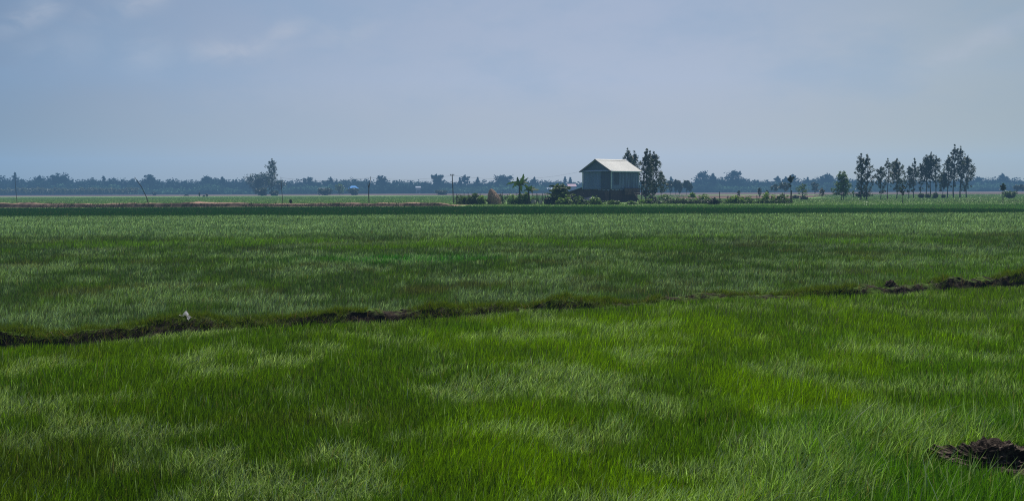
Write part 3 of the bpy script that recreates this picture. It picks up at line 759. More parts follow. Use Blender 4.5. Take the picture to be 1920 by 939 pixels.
def wood():
    rg = np.random.default_rng(5); cs, rs = [], []
    xs = [s[0] for s in SKY]; ys = [s[1] for s in SKY]
    for row, (Y, dx, fr) in enumerate([(650, 4.2, 1.0), (630, 5.0, .86), (612, 5.5, .62), (603, 4.5, .36)]):
        px = -70.
        while px < 1995:
            px += dx * (.6 + .8 * rg.random())
            top = np.interp(px, xs, ys) + (rg.random() - .35) * 2.0
            Hh = (HC + (357 - (px - 960) * .0038 - top) * Y / F) * fr * (.96 + .09 * rg.random())
            R_ = (1.6 + 1.6 * rg.random()); x = (px - 960) / F * Y
            for q in range(int(4 + 3 * rg.random())):
                z = max(.6, Hh - R_ * .8 - q * R_ * .75)
                rr = R_ * (1.0 + .15 * q)
                cs.append((x + rg.normal(0, .5 * R_), Y + rg.normal(0, 2.5), z)); rs.append((rr, rr, rr * .8))
    cs = np.array(cs); rs = np.array(rs)
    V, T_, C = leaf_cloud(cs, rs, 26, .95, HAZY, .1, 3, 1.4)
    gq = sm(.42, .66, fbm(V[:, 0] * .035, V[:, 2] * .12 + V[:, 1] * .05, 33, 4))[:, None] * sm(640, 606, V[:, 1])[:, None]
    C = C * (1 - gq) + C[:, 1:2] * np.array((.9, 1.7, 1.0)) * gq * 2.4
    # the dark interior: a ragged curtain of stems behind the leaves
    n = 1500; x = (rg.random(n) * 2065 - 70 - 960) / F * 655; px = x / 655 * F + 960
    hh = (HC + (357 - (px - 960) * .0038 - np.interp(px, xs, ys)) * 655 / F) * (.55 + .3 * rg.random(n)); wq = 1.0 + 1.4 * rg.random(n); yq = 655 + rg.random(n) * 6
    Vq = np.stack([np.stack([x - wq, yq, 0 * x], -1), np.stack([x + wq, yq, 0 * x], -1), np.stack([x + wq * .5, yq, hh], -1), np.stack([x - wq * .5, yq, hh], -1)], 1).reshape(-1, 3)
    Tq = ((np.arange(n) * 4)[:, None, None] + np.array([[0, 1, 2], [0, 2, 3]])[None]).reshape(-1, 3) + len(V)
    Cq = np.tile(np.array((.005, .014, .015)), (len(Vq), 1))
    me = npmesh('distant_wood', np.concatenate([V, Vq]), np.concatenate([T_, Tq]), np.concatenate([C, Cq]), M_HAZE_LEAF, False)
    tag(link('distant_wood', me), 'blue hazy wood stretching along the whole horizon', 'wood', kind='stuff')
wood()
for i, (px, yt, hwp, kw, lb) in enumerate([
    (31, 324, 10, dict(style='cone', cb=.2, dens=1.4), 'hazy pointed tree rising from the wood above the thin left pole'),
    (114, 328, 18, dict(style='round', cb=.3, dens=1.6), 'broad domed hazy tree of the wood over the orchard row'),
    (76, 329, 9, dict(style='round', cb=.3), 'flat-topped hazy tree between the pointed and the domed one'),
    (196, 329, 3, dict(style='round', cb=.75, dens=.6), 'thin spike-like palm sticking out of the wood over the orchard row'),
    (282, 327, 11, dict(style='round', cb=.4, dens=1.2), 'hazy tree rising from the wood above the leaning pole'),
    (390, 329, 9, dict(style='round', cb=.4), 'two-headed hazy tree of the wood above the cattle'),
    (419, 331, 8, dict(style='flat', cb=.5), 'open-topped hazy tree between the cattle and the tall ragged tree'),
    (580, 332, 10, dict(style='round', cb=.4), 'round hazy tree of the wood above the grey roof'),
    (622, 331, 5, dict(style='flat', cb=.7, dens=.7), 'small wispy tuft of a tree over the wood left of the blue roof'),
    (718, 331, 12, dict(style='round', cb=.3, dens=1.4), 'domed hazy tree just right of the forked pole'),
    (821, 330, 9, dict(style='euc', cb=.5), 'open hazy tree left of the utility pole'),
    (873, 328, 9, dict(style='flat', cb=.65, dens=1.2), 'hazy umbrella-crowned tree just right of the utility pole'),
    (863, 332, 4, dict(style='cone', cb=.5), 'narrow hazy tree beside the umbrella-crowned one'),
    (897, 332, 6, dict(style='cone', cb=.4), 'small conical hazy tree left of the haystack'),
    (946, 331, 17, dict(style='round', cb=.3, dens=1.5), 'wide domed hazy tree behind the left side of the banana plants'),
    (1003, 332, 8, dict(style='cone', cb=.3), 'pointed hazy tree just right of the banana plants'),
    (1060, 331, 5, dict(style='cone', cb=.3), 'left of two hazy cone trees beside the house'),
    (1070, 332, 5, dict(style='cone', cb=.3), 'right of two hazy cone trees beside the house'),
    (1259, 331, 7, dict(style='cone', cb=.2), 'hazy cone tree behind the slim trees beyond the garden'),
    (1318, 322, 13, dict(style='round', cb=.3, dens=1.6), 'large domed hazy tree, left of the two biggest on the right skyline'),
    (1337, 325, 7, dict(style='round', cb=.4), 'smaller round tree touching the large domed hazy tree'),
    (1378, 320, 15, dict(style='round', cb=.35, dens=1.3), 'highest open-crowned hazy tree of the wood right of the house'),
    (1458, 330, 6, dict(style='flat', cb=.7), 'hazy tuft-topped tree over the spreading trees, first of three'),
    (1473, 331, 6, dict(style='flat', cb=.7), 'hazy tuft-topped tree over the spreading trees, second of three'),
    (1487, 326, 7, dict(style='flat', cb=.75), 'hazy tuft-topped tree over the spreading trees, highest of three'),
    (1514, 332, 4, dict(style='cone', cb=.4), 'tiny hazy cone tree right of the tuft-topped trees'),
    (1550, 327, 13, dict(style='round', cb=.3, dens=1.4), 'broad hazy tree left of the bushy spike-topped tree'),
    (1879, 326, 9, dict(style='round', cb=.35, dens=1.3), 'hazy round tree rising above the thin right sapling'),
    (1834, 331, 8, dict(style='round', cb=.35), 'hazy tree of the wood just right of the tall row'),
]):
    T(lb, px, yt, 0, hwp, Y=622 + (i * 7 % 20), cols=HAZY, seed=200 + i, group='trees standing out of the distant wood', leaf=.85, **kw)

# ------------------------------------------------------------------ distant roofs in the wood
def far_house(px, yt, Y, wpx, col, label, hip=False, wall=(.3, .3, .3)):
    pos = D(px, Y); zt = HC + (357 - (px - 960) * .0038 - yt) * Y / F; W_ = wpx * Y / F
    root = empty('farm_house', pos, label, 'house', 'roofs showing in the distant wood', rz=.25)
    ze = max(1.6, zt - W_ * .30); L, Wd = W_ * .5, W_ * .32
    a, c = L + .3, Wd + .4; q = L * .45 if hip else L + .3
    MB().add([(-a, -c, ze), (a, -c, ze), (a, c, ze), (-a, c, ze), (-q, 0, zt), (q, 0, zt), (-a, -c, ze - .1), (a, -c, ze - .1), (a, c, ze - .1), (-a, c, ze - .1)],
             [(0, 1, 5, 4), (2, 3, 4, 5), (1, 2, 5), (3, 0, 4), (9, 8, 7, 6), (0, 6, 7, 1), (1, 7, 8, 2), (2, 8, 9, 3), (3, 9, 6, 0)]).build('roof', mat('roof_%d' % px, col, .6, tuple(x * .8 for x in col), 2), root)
    MB().box((0, 0, (ze - .12) / 2), (2 * L, 2 * Wd, ze - .12)).build('wall', mat('far_wall', wall, .9), root)
    MB().box((-L * .3, -Wd - .02, 1.0), (.9, .06, 1.9)).build('door', mat('far_door', (.08, .06, .05), .9), root)
    for s in (.2, .65): MB().box((L * s, -Wd - .02, 1.4), (.8, .06, .8)).build('window', mat('far_window', (.05, .06, .07), .4), root)
far_house(664, 348.5, 596, 17, (.03, .25, .62), 'distant house with vivid blue roof among hazy trees', True)
far_house(605, 353, 590, 13, (.60, .60, .62), 'distant house with pale grey roof right of the tall ragged tree')
far_house(785, 349.5, 598, 8, (.30, .32, .35), 'distant house with small whitish roof between forked and utility pole')
far_house(1072, 345, 596, 15, (.42, .22, .24), 'distant house with pinkish roof just left of the stilt house')
far_house(1031, 352, 598, 9, (.26, .29, .32), 'distant house with light roof behind the layered tree')

# ------------------------------------------------------------------ poles and wires
def pole(name, pts, rad, label, cat='pole', extra=None):
    base = pts[0]; root = empty(name, base, label, cat, 'poles along the earth bank')
    MB().tube([Vector(p) - Vector(base) for p in pts], rad, 8).build('shaft', mat('pole_wood', (.07, .06, .055), .9, (.035, .03, .028), 3), root)
    if extra: extra(root)
    return root
def P3(px, py, Y):
    p = D(px, Y); p.z = HC + (357 - (px - 960) * .0038 - py) * Y / F; return p
YP = 118.2
pole('leaning_pole', [P3(282, 389, YP), P3(276, 369, YP - .3), P3(267, 350, YP - .8), P3(255, 332.5, YP - 1.4)], [.05, .046, .04, .03], 'dark pole leaning far to the left on the red earth bank')
pole('thin_pole', [P3(34.5, 388, YP), P3(33, 372, YP), P3(31.5, 345, YP), P3(31.2, 322, YP)], [.03, .026, .02, .012], 'thin upright pole at the far left end of the bank')
pole('thin_pole', [P3(532, 385, YP), P3(530, 360, YP), P3(528.5, 332, YP)], [.032, .028, .02], 'thin straight pole right of the tall ragged tree')
def fork(root):
    b0 = Vector(P3(693, 386, YP))
    MB().tube([P3(692.5, 352, YP) - b0, P3(691.4, 346, YP) - b0, P3(691.6, 342, YP) - b0], [.05, .04, .02], 6).build('branch_stub', mat('pole_wood', (.07, .06, .055)), root)
pole('forked_pole', [P3(693, 386, YP), P3(692.5, 366, YP), P3(693, 352, YP), P3(695, 342, YP), P3(696.8, 331, YP)], [.055, .05, .05, .035, .025], 'crooked forked dark pole in the middle of the earth bank', extra=fork)
UP = 123.
def upole(root):
    b0 = Vector(P3(851, 381, UP)); top = P3(849, 326.5, UP) - b0
    MB().box(top + Vector((0, -.08, -.15)), (.5, .06, .08)).build('cross_arm', mat('pole_wood', (.07, .06, .055)), root)
    for s in (-.2, .2): MB().tube([top + Vector((s, -.08, -.11)), top + Vector((s, -.08, .0))], [.035, .025], 8).build('insulator', mat('insulator', (.25, .24, .22), .4), root)
pole('utility_pole', [P3(851, 381, UP), P3(850, 350, UP), P3(849, 326.5, UP)], [.06, .052, .045], 'utility pole with short cross arm at the thicket corner', extra=upole)
def wire(a, b_, sag, label, r=.007):
    a = Vector(a); b_ = Vector(b_); pts = [a.lerp(b_, t) - Vector((0, 0, sag * 4 * t * (1 - t))) for t in np.linspace(0, 1, 17)]
    o = MB().tube([p - a for p in pts], r, 4).build('wire', mat('wire', (.04, .04, .045), .6), loc=a)
    tag(o, label, 'wire', 'overhead wires')
wire(P3(849.5, 329, UP), P3(1093, 321, 147), .75, 'wire sagging from the utility pole to the house eave')
wire(P3(696.6, 333, YP), P3(848.5, 329, UP), .35, 'wire between the forked pole and the utility pole')
wire(P3(528.6, 333.5, YP), P3(696.6, 333, YP), .35, 'wire between the thin straight pole and the forked pole')

# ------------------------------------------------------------------ the stilt house
YH = 146.0; k_ = YH / F
near = D(1146.5, YH)
Aa = R(43)
house = empty('stilt_house', near, 'two-storey stilt house with pale metal roof and blue-grey sheet walls', 'house', rz=Aa)
# local frame: +x along the long side (right and away), +y along the gable (left and away)
Lh, Wh = 56 * k_ / math.cos(Aa), 48.5 * k_ / math.sin(Aa)
hz = lambda y: HC + (357 - (1146 - 960) * .0038 - y) * k_
Z0, Z1, ZR = hz(354.5), hz(321), hz(298.3)

def sheetmat(name, c, c2, rough=.5, spec=.5, rust=(.16, .10, .07), rs=.0):
    m = bpy.data.materials.new(name); m.use_nodes = True; b = N(m.node_tree)
    pos = b.n('ShaderNodeTexCoord').outputs['Object']
    v = b.n('ShaderNodeMapping', {'Vector': pos, 'Scale': (3.0, 3.0, .25)}).outputs[0]
    n1 = b.noise(v, 1.0, 5, .65); n2 = b.noise(pos, 2.5, 5, .6)
    col = b.mix(b.rng(n1, .35, .65), c4(c), c4(c2))
    col = b.mix(b.math('MULTIPLY', b.rng(n2, .55, .75), rs), col, c4(rust))
    p = b.n('ShaderNodeBsdfPrincipled', {'Base Color': col, 'Roughness': rough, 'Specular IOR Level': spec})
    b.n('ShaderNodeOutputMaterial', {0: p.outputs[0]}); return m
M_W1 = sheetmat('wall_sheet_light', (.098, .148, .275), (.076, .118, .225))
M_W2 = sheetmat('wall_sheet_dark', (.029, .048, .100), (.022, .038, .08))
M_W3 = sheetmat('wall_sheet_streaked', (.110, .158, .275), (.036, .060, .118), rs=.2)
M_GAB = sheetmat('gable_sheet', (.036, .060, .108), (.029, .050, .09))
M_ROOF = sheetmat('roof_sheet', (.62, .60, .54), (.54, .525, .475), .6, .2, (.34, .31, .26), .25)
M_TRIM = mat('trim_metal', (.42, .50, .55), .5, (.34, .42, .48), 3)

def corrug(P0, P1, z0, z1, pitch_, amp, nrm, seg=4):
    """vertical corrugated sheet from P0 to P1"""
    P0, P1 = Vector(P0), Vector(P1); Ln = (P1 - P0).length; n = max(4, int(Ln / pitch_) * seg); V, Fs = [], []
    for i in range(n + 1):
        t = i / n; p = P0.lerp(P1, t) + Vector(nrm) * (amp * math.sin(t * Ln / pitch_ * 2 * math.pi))
        V += [(p.x, p.y, z0), (p.x, p.y, z1)]
    for i in range(n): Fs.append((2 * i, 2 * i + 2, 2 * i + 3, 2 * i + 1))
    return MB().add(V, Fs)
e = .06
# upper walls: gable side is x=0, y 0..Wh; long side is y=0, x 0..Lh
gs = [(0, .36, M_W2), (.36, 1.0, M_W1)]
for a, c, m_ in gs:
    corrug((-e, Wh * a, 0), (-e, Wh * c, 0), Z0, Z1 - .02, .19, .018, (-1, 0, 0)).build('wall_sheet', m_, house)
for a, c, m_ in [(.0, .07, M_W1), (.07, .27, M_W2), (.27, .62, M_W3), (.62, 1.0, M_W3)]:
    corrug((Lh * a, -e - .012 * (a > .5), 0), (Lh * c, -e - .012 * (a > .5), 0), Z0 if a != .07 else hz(346.5), Z1 - .02, .19, .018, (0, -1, 0)).build('wall_sheet', m_, house)
corrug((Lh * .07, -e, 0), (Lh * .27, -e, 0), Z0, hz(346.7), .19, .018, (0, -1, 0)).build('wall_sheet', M_W1, house)
corrug((Lh + e, 0, 0), (Lh + e, Wh, 0), Z0, Z1, .19, .018, (1, 0, 0)).build('wall_sheet', M_W2, house)
corrug((0, Wh + e, 0), (Lh, Wh + e, 0), Z0, Z1, .19, .018, (0, 1, 0)).build('wall_sheet', M_W2, house)
MB().box((Lh / 2, Wh / 2, Z0 - .06), (Lh - .02, Wh - .02, .12)).build('floor', mat('floor_board', (.10, .075, .06), .9), house)
for (x, y) in ((-e - .05, -e - .05), (-e - .05, Wh + e), (Lh + e, -e - .05), (Lh + e, Wh + e)):
    MB().box((x, y, (Z0 + Z1) / 2), (.08, .08, Z1 - Z0 - .04)).build('corner_trim', M_TRIM, house)
# roof: ridge along x at y=Wh/2
ox, oy = .42, .42; slope = (ZR - Z1) / (Wh / 2 + oy)
def roof_side(s):
    V, Fs = [], []; n = 130; x0, x1 = -ox, Lh + ox
    ye = -oy if s < 0 else Wh + oy
    for i in range(n + 1):
        x = x0 + (x1 - x0) * i / n; dz = .02 * math.sin(x / .2 * 2 * math.pi)
        for t in (0, .5, 1): V.append((x, ye + (Wh / 2 - ye) * t, Z1 + .0 + (ZR - Z1) * t + dz))
    for i in range(n):
        for t in range(2): Fs.append((i * 3 + t, (i + 1) * 3 + t, (i + 1) * 3 + t + 1, i * 3 + t + 1))
    return MB().add(V, Fs)
rf = roof_side(-1).build('roof', M_ROOF, house)
r2 = roof_side(1).build('roof', M_ROOF, house)
MB().add([(-ox - .02, Wh / 2 - .28, ZR - .11), (Lh + ox + .02, Wh / 2 - .28, ZR - .11), (Lh + ox + .02, Wh / 2, ZR + .055), (-ox - .02, Wh / 2, ZR + .055), (Lh + ox + .02, Wh / 2 + .28, ZR - .11), (-ox - .02, Wh / 2 + .28, ZR - .11)],
         [(0, 1, 2, 3), (3, 2, 4, 5)]).build('ridge_cap', M_ROOF, rf)
for s, ye in ((-1, -oy), (1, Wh + oy)):
    for x in (-ox - .03, Lh + ox + .03):
        MB().beam((x, ye, Z1 - .07), (x, Wh / 2, ZR - .07), .04, .13).build('barge_board', mat('barge', (.09, .10, .11), .8), house)
MB().box((Lh / 2, -oy - .01, Z1 - .05), (Lh + 2 * ox, .04, .11)).build('eave_board', M_TRIM, house)
MB().box((Lh / 2, Wh + oy + .01, Z1 - .05), (Lh + 2 * ox, .04, .11)).build('eave_board', M_TRIM, house)
# gable triangle and the pale fascia below it
for x in (-.10, Lh + .10):
    MB().add([(x, -oy + .1, Z1 + .03), (x, Wh + oy - .1, Z1 + .03), (x, Wh / 2, ZR - .06)], [(0, 1, 2)]).build('gable', M_GAB, house)
MB().add([(-.12, -oy, Z1 + .16), (-.12, Wh + oy, Z1 + .16), (-ox - .05, Wh + oy, Z1 - .02), (-ox - .05, -oy, Z1 - .02)], [(0, 1, 2, 3)]).build('fascia', M_TRIM, house)
# posts
M_POST = mat('house_post', (.06, .05, .045), .9)
for x in (.1, Lh * .33, Lh * .66, Lh - .1):
    for y in (.1, Wh / 2, Wh - .1):
        MB().tube([(x, y, -.1), (x, y, Z0 - .12)], .09, 8).build('post', M_POST, house)
# lower storey of boards
def boards(P0, P1, z0, z1, nrm, m_, parent, name='board_wall', wdt=.18, seed=1, horiz=False):
    rd = random.Random(seed); P0, P1 = Vector(P0), Vector(P1); L = (P1 - P0).length; dirv = (P1 - P0).normalized(); mb = MB()
    M_ = Matrix((dirv, Vector(nrm), Vector((0, 0, 1)))).transposed()
    if not horiz:
        n = int(L / wdt)
        for i in range(n):
            c = P0 + dirv * (L * (i + .5) / n) + Vector(nrm) * rd.uniform(0, .02); zt = z1 + rd.uniform(-.08, .0)
            mb.box((c.x, c.y, (z0 + zt) / 2), (L / n - .012, .025, zt - z0), M_)
    else:
        n = int((z1 - z0) / wdt)
        for i in range(n):
            c = (P0 + P1) / 2 + Vector(nrm) * rd.uniform(0, .02)
            mb.box((c.x, c.y, z0 + (z1 - z0) * (i + .5) / n), (L - rd.uniform(0, .1), .025, (z1 - z0) / n - .015), M_)
    return mb.build(name, m_, parent)
M_B1 = mat('dark_boards', (.092, .062, .058), .9, (.032, .023, .026), 2.5, (6, 6, .6))
M_B2 = mat('brown_boards', (.14, .09, .075), .9, (.05, .035, .032), 2.5, (6, 6, .6))
boards((.0, .02, 0), (Lh * .98, .02, 0), .02, Z0 - .14, (0, -1, 0), M_B1, house, seed=2)
boards((.02, 0, 0), (.02, Wh, 0), .02, Z0 - .14, (-1, 0, 0), M_B1, house, seed=3)
boards((Lh - .02, 0.1, 0), (Lh - .02, Wh, 0), .02, Z0 - .14, (1, 0, 0), M_B1, house, seed=4)
boards((0, Wh - .02, 0), (Lh, Wh - .02, 0), .02, Z0 - .14, (0, 1, 0), M_B1, house, seed=5)
dr = boards((-.16, .25, 0), (-.16, 1.05, 0), .05, 1.6, (-1, 0, 0), M_B2, house, 'plank_door', .14, 6)
MB().box((-.21, .36, .85), (.05, .05, .16)).build('handle', M_POST, dr)
# lean-to at the back left: its board end stands in the plane of the gable
zl, zh2 = hz(361.5), hz(351); ly = Wh + 3.05
lt = MB()
lt.add([(-.25, ly + .3, zl), (-.25, Wh + .1, zh2), (Lh * .8, Wh + .1, zh2), (Lh * .8, ly + .3, zl), (-.25, ly + .3, zl - .09), (-.25, Wh + .1, zh2 - .09), (Lh * .8, Wh + .1, zh2 - .09), (Lh * .8, ly + .3, zl - .09)],
       [(0, 1, 2, 3), (7, 6, 5, 4), (0, 4, 5, 1), (1, 5, 6, 2), (3, 2, 6, 7), (0, 3, 7, 4)])
lt.build('lean_to_roof', mat('lean_roof', (.10, .085, .085), .8, (.055, .045, .05), 3), house)
rd = random.Random(8); mb = MB()
for i in range(17):
    y = Wh + .02 + 2.95 * (i + .5) / 17; zt = zh2 + (zl - zh2) * (y - Wh) / 3.1 - .12
    mb.box((.0 + rd.uniform(0, .02), y, zt / 2 + .01), (.025, 2.95 / 17 - .014, zt - .02))
mb.build('board_wall', M_B1, house)
boards((.02, ly, 0), (Lh * .78, ly, 0), .02, zl - .14, (0, 1, 0), M_B1, house, seed=7)
for y in (Wh + 1.4, ly):
    MB().tube([(-.12, y, -.05), (-.12, y, zh2 + (zl - zh2) * (y - Wh) / 3.1 - .1)], .055, 7).build('post', M_POST, house)
# woven upper panel and open ladder stair at the right end of the long side
boards((Lh * .40, -.42, 0), (Lh * 1.0, -.42, 0), hz(365.5), hz(353), (0, -1, 0), M_B2, house, 'porch_panel', .22, 9, True)
MB().tube([(Lh * .40, -.5, -.05), (Lh * .40, -.5, hz(351))], .06, 7).build('post', M_POST, house)
MB().tube([(Lh * 1.03, -.55, -.05), (Lh * 1.03, -.55, hz(352.5))], .06, 7).build('post', M_POST, house)
st = MB()
for s in (0, 1): st.beam((Lh * .68 + s * Lh * .33, -1.9, .02), (Lh * .68 + s * Lh * .33, -.55, Z0 - .3), .06, .16)
stair = st.build('staircase', mat('stair_wood', (.13, .10, .085), .9), house)
for q in range(5):
    t = (q + .6) / 5.4
    MB().box((Lh * .845, -1.9 + 1.35 * t, .05 + (Z0 - .35) * t), (Lh * .33 - .07, .26, .05)).build('step', mat('step_wood', (.44, .36, .31), .9, (.28, .23, .20), 5), stair)

# ------------------------------------------------------------------ the compound
def sprig(label, px, ytop, ybase, hwpx, cols=MIDG, seed=1, dens=1.0, leaf=.17, upright=1.0, **k):
    rg = np.random.default_rng(seed); pos = G(px, ybase); kk = pos.y / F; H_ = (ybase - ytop) * kk; hw = hwpx * kk
    root = empty('shrub', pos, label, 'shrub'); mb = MB(); cs, rs, tn = [], [], []
    n = int((16 + 10 * hw) * dens)
    for i in range(n):
        u = rg.uniform(-1, 1); v = rg.uniform(-.6, .6); h = H_ * (1 - .45 * u * u) * (rg.uniform(.35, 1.0) if i > 2 else (.98, .85, .9)[i])
        p = Vector((u * hw * .9, v * hw, 0)); q = p + Vector((u * hw * .12 + rg.normal(0, .10), rg.normal(0, .1), h * .92))
        mb.tube([p, p.lerp(q, .6) + Vector((rg.normal(0, .04), 0, 0)), q], [.02, .014, .006], 4, False)
        m_ = max(2, int(h / .28))
        for t in range(m_):
            f = (t + .6) / m_
            if rg.random() < .25: continue
            c = p.lerp(q, f); r_ = .13 + .12 * rg.random() + .08 * (1 - f)
            cs.append(tuple(c + Vector((rg.normal(0, .1), rg.normal(0, .1), 0)))); rs.append((r_, r_, r_ * (.7 + .5 * upright)))
    mb.build('stem', M_BARK, root)
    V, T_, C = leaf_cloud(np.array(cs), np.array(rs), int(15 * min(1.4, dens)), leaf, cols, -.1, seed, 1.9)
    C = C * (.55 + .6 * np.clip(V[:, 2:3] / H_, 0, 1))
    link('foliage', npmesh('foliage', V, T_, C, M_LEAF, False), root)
    return root

def shrub_old(label, px, ytop, ybase, hwpx, cols=MIDG, seed=1, style='round', **k):
    return T(label, px, ytop, ybase, hwpx, cb=.05, cols=cols, seed=seed, style=style, name='shrub', cat='shrub', stems=k.pop('stems', 3), trunk_r=.03, **k)

def brush_fence(label, pxa, pxb, yb, yt, seed, dense=1.0, posts=6, cols=((.10, .085, .075), (.05, .042, .038)), green=.0, post_up=4):
    rd = random.Random(seed); a, c = G(pxa, yb), G(pxb, yb); root = empty('brushwood_fence', a, label, 'fence', 'brushwood fences round the compound')
    k = a.y / F; H_ = (yb - yt) * k; mb = MB(); L = (c - a)
    mp = mat('fence_stick', cols[0], .9, cols[1], 6)
    n = int(L.length * 11 * dense)
    for i in range(n):
        t = rd.random(); p = L * t + Vector((0, rd.uniform(-.15, .15), 0)); h = H_ * rd.uniform(.45, 1.0); s = rd.gauss(0, .16)
        mb.tube([p, p + Vector((s * h, rd.gauss(0, .05), h))], [rd.uniform(.014, .03), .008], 4, False)
    for q in range(3):
        z = H_ * (.25 + .25 * q); mb.tube([Vector((0, -.05, z)), L * .5 + Vector((0, -.07, z + .05)), L + Vector((0, -.05, z))], .02, 4, False)
    mb.build('brushwood', mp, root)
    for i in range(posts):
        p = L * ((i + rd.uniform(.2, .8)) / posts); h = H_ + post_up * k * rd.uniform(-.2, 1)
        MB().tube([p + Vector((0, .1, -.05)), p + Vector((rd.gauss(0, .04), .1, h))], [.05, .035], 6).build('post', M_POST, root)
    if green:
        n = int(L.length * 7 * green); cs = np.array([tuple(L * rd.random() + Vector((0, rd.uniform(-.2, .2), H_ * rd.uniform(.1, .8)))) for _ in range(n)])
        V, T_, C = leaf_cloud(cs, np.full((n, 3), .26), 26, .13, MIDG if green < 1.2 else [(.055, .08, .042), (.10, .125, .07)], .1, seed, 1.8)
        link('creeper', npmesh('creeper', V, T_, C, M_LEAF), root)
    return root
brush_fence('greyish brushwood fence with weeds by the utility pole', 852, 905, 383.5, 363, 1, 1.6, 5, ((.085, .085, .07), (.045, .045, .038)), 1.0, 2)
brush_fence('brown stick fence between the haystack and the banana plants', 938, 978, 383, 366, 2, 1.1, 5, green=.35, post_up=7)
brush_fence('pale stick fence with pointed posts behind the concrete jars', 996, 1030, 382.5, 364, 3, 1.7, 6, ((.17, .145, .125), (.08, .068, .06)), post_up=5)
brush_fence('long low grey-green fence grown with weeds along the garden', 1206, 1345, 383, 374.5, 4, 1.1, 10, ((.075, .08, .065), (.04, .04, .035)), 1.6, 4)
brush_fence('low twiggy fence at the right end of the garden', 1345, 1486, 382.3, 374.5, 5, 1.0, 12, ((.09, .085, .07), (.045, .042, .038)), 1.1, 6)

sprig('dense dark green bush right of the utility pole fence', 872, 366, 384, 13, MIDG, 301, dens=1.3)
sprig('taller leafy bush with sprouting top left of the haystack', 889, 358, 384, 12, MIDG, 302, dens=1.2)
sprig('broad green bush touching the foot of the haystack', 908, 366, 384, 14, BRIGHT, 303, dens=1.2)
sprig('dark brown half dead bush right of the haystack', 938, 359.5, 380, 7, [(.055, .042, .038), (.085, .07, .06)], 304, dens=.6)
sprig('low green bush at the foot of the taller banana plant', 966, 363, 384, 13, BRIGHT, 305)
sprig('leafy green bush between the two banana plants', 984, 357, 384, 13, BRIGHT, 306, dens=1.2)
T('wide tree with flat layered leaves left of the house', 1051, 346, 384, 24, cb=.3, style='flat', cols=[(.05, .085, .018), (.095, .135, .03)], seed=307, dens=1.8, stems=2, trunk_r=.08)
sprig('green bush under the layered tree', 1060, 364, 384.5, 14, BRIGHT, 308, dens=1.2)
sprig('dark low bush under the layered tree on its left', 1036, 366, 384, 10, DARKG, 309)
sprig('low dark green bush before the lean-to', 1086, 368, 384.5, 14, MIDG, 310)
sprig('bright leafy bush before the house corner', 1116, 366.5, 384.5, 14, BRIGHT, 311, dens=1.2)
sprig('low green weeds before the house side', 1152, 376, 384.3, 9, MIDG, 312)
sprig('tiny green tuft by the house steps', 1186, 378, 384, 7, MIDG, 313)
sprig('low spreading weeds right of the house steps', 1210, 373, 383, 10, BRIGHT, 314)
sprig('yellow-green mound of leaves beyond the garden fence', 1244, 364, 377, 18, [(.09, .15, .02), (.14, .21, .035)], 315, dens=1.2)
sprig('dark bush low under the house trees', 1222, 362, 379, 8, DARKG, 316)
T('small papaya-like sprout in the garden', 1298, 360.5, 377, 7, cb=.45, style='flat', cols=BRIGHT, seed=317, name='garden_plant', cat='plant', trunk_r=.04)
sprig('leafy green garden bush, left of the dark round one', 1320, 361.5, 382, 14, BRIGHT, 318, dens=1.1)
sprig('dark round bush on the garden fence line', 1340, 371, 384, 6, [(.022, .032, .022), (.04, .052, .035)], 319, dens=1.5)
sprig('broad green garden bush right of the dark round one', 1382, 364, 382.5, 16, BRIGHT, 320, dens=1.2)
sprig('small green garden bush between the broad ones', 1405, 368, 382, 9, MIDG, 321)
sprig('upright leafy garden plants near the right end, left half', 1441, 359.5, 382, 13, BRIGHT, 322, dens=1.1)
sprig('upright leafy garden plants near the right end, right half', 1465, 359.5, 382, 13, MIDG, 323, dens=1.1)
sprig('weedy green bush in the middle of the left garden fence', 1276, 369, 382, 10, MIDG, 324)
sprig('small dark bush just beyond the garden end', 1492, 364, 373, 7, DARKG, 325)
sprig('little dark bush on the sandy path beyond the garden end', 1508, 366, 375, 5, DARKG, 326)
for i, (px, yt, yb) in enumerate([(1349, 359.5, 381), (1365, 367, 382), (1419, 366, 381), (1484, 357, 382.5)]):
    g = G(px, yb); h = (yb - yt) * g.y / F
    o = MB().tube([(0, 0, -.1), (.02, 0, h * .5), (-.01, 0, h)], [.06, .05, .04], 7).build('garden_post', M_POST, loc=g)
    tag(o, ['tall dark post in the garden between dark round bush and broad bush', 'short dark post left of the broad garden bush', 'dark post in the middle of the right garden fence', 'dark post at the right corner of the garden'][i], 'post', 'garden posts')

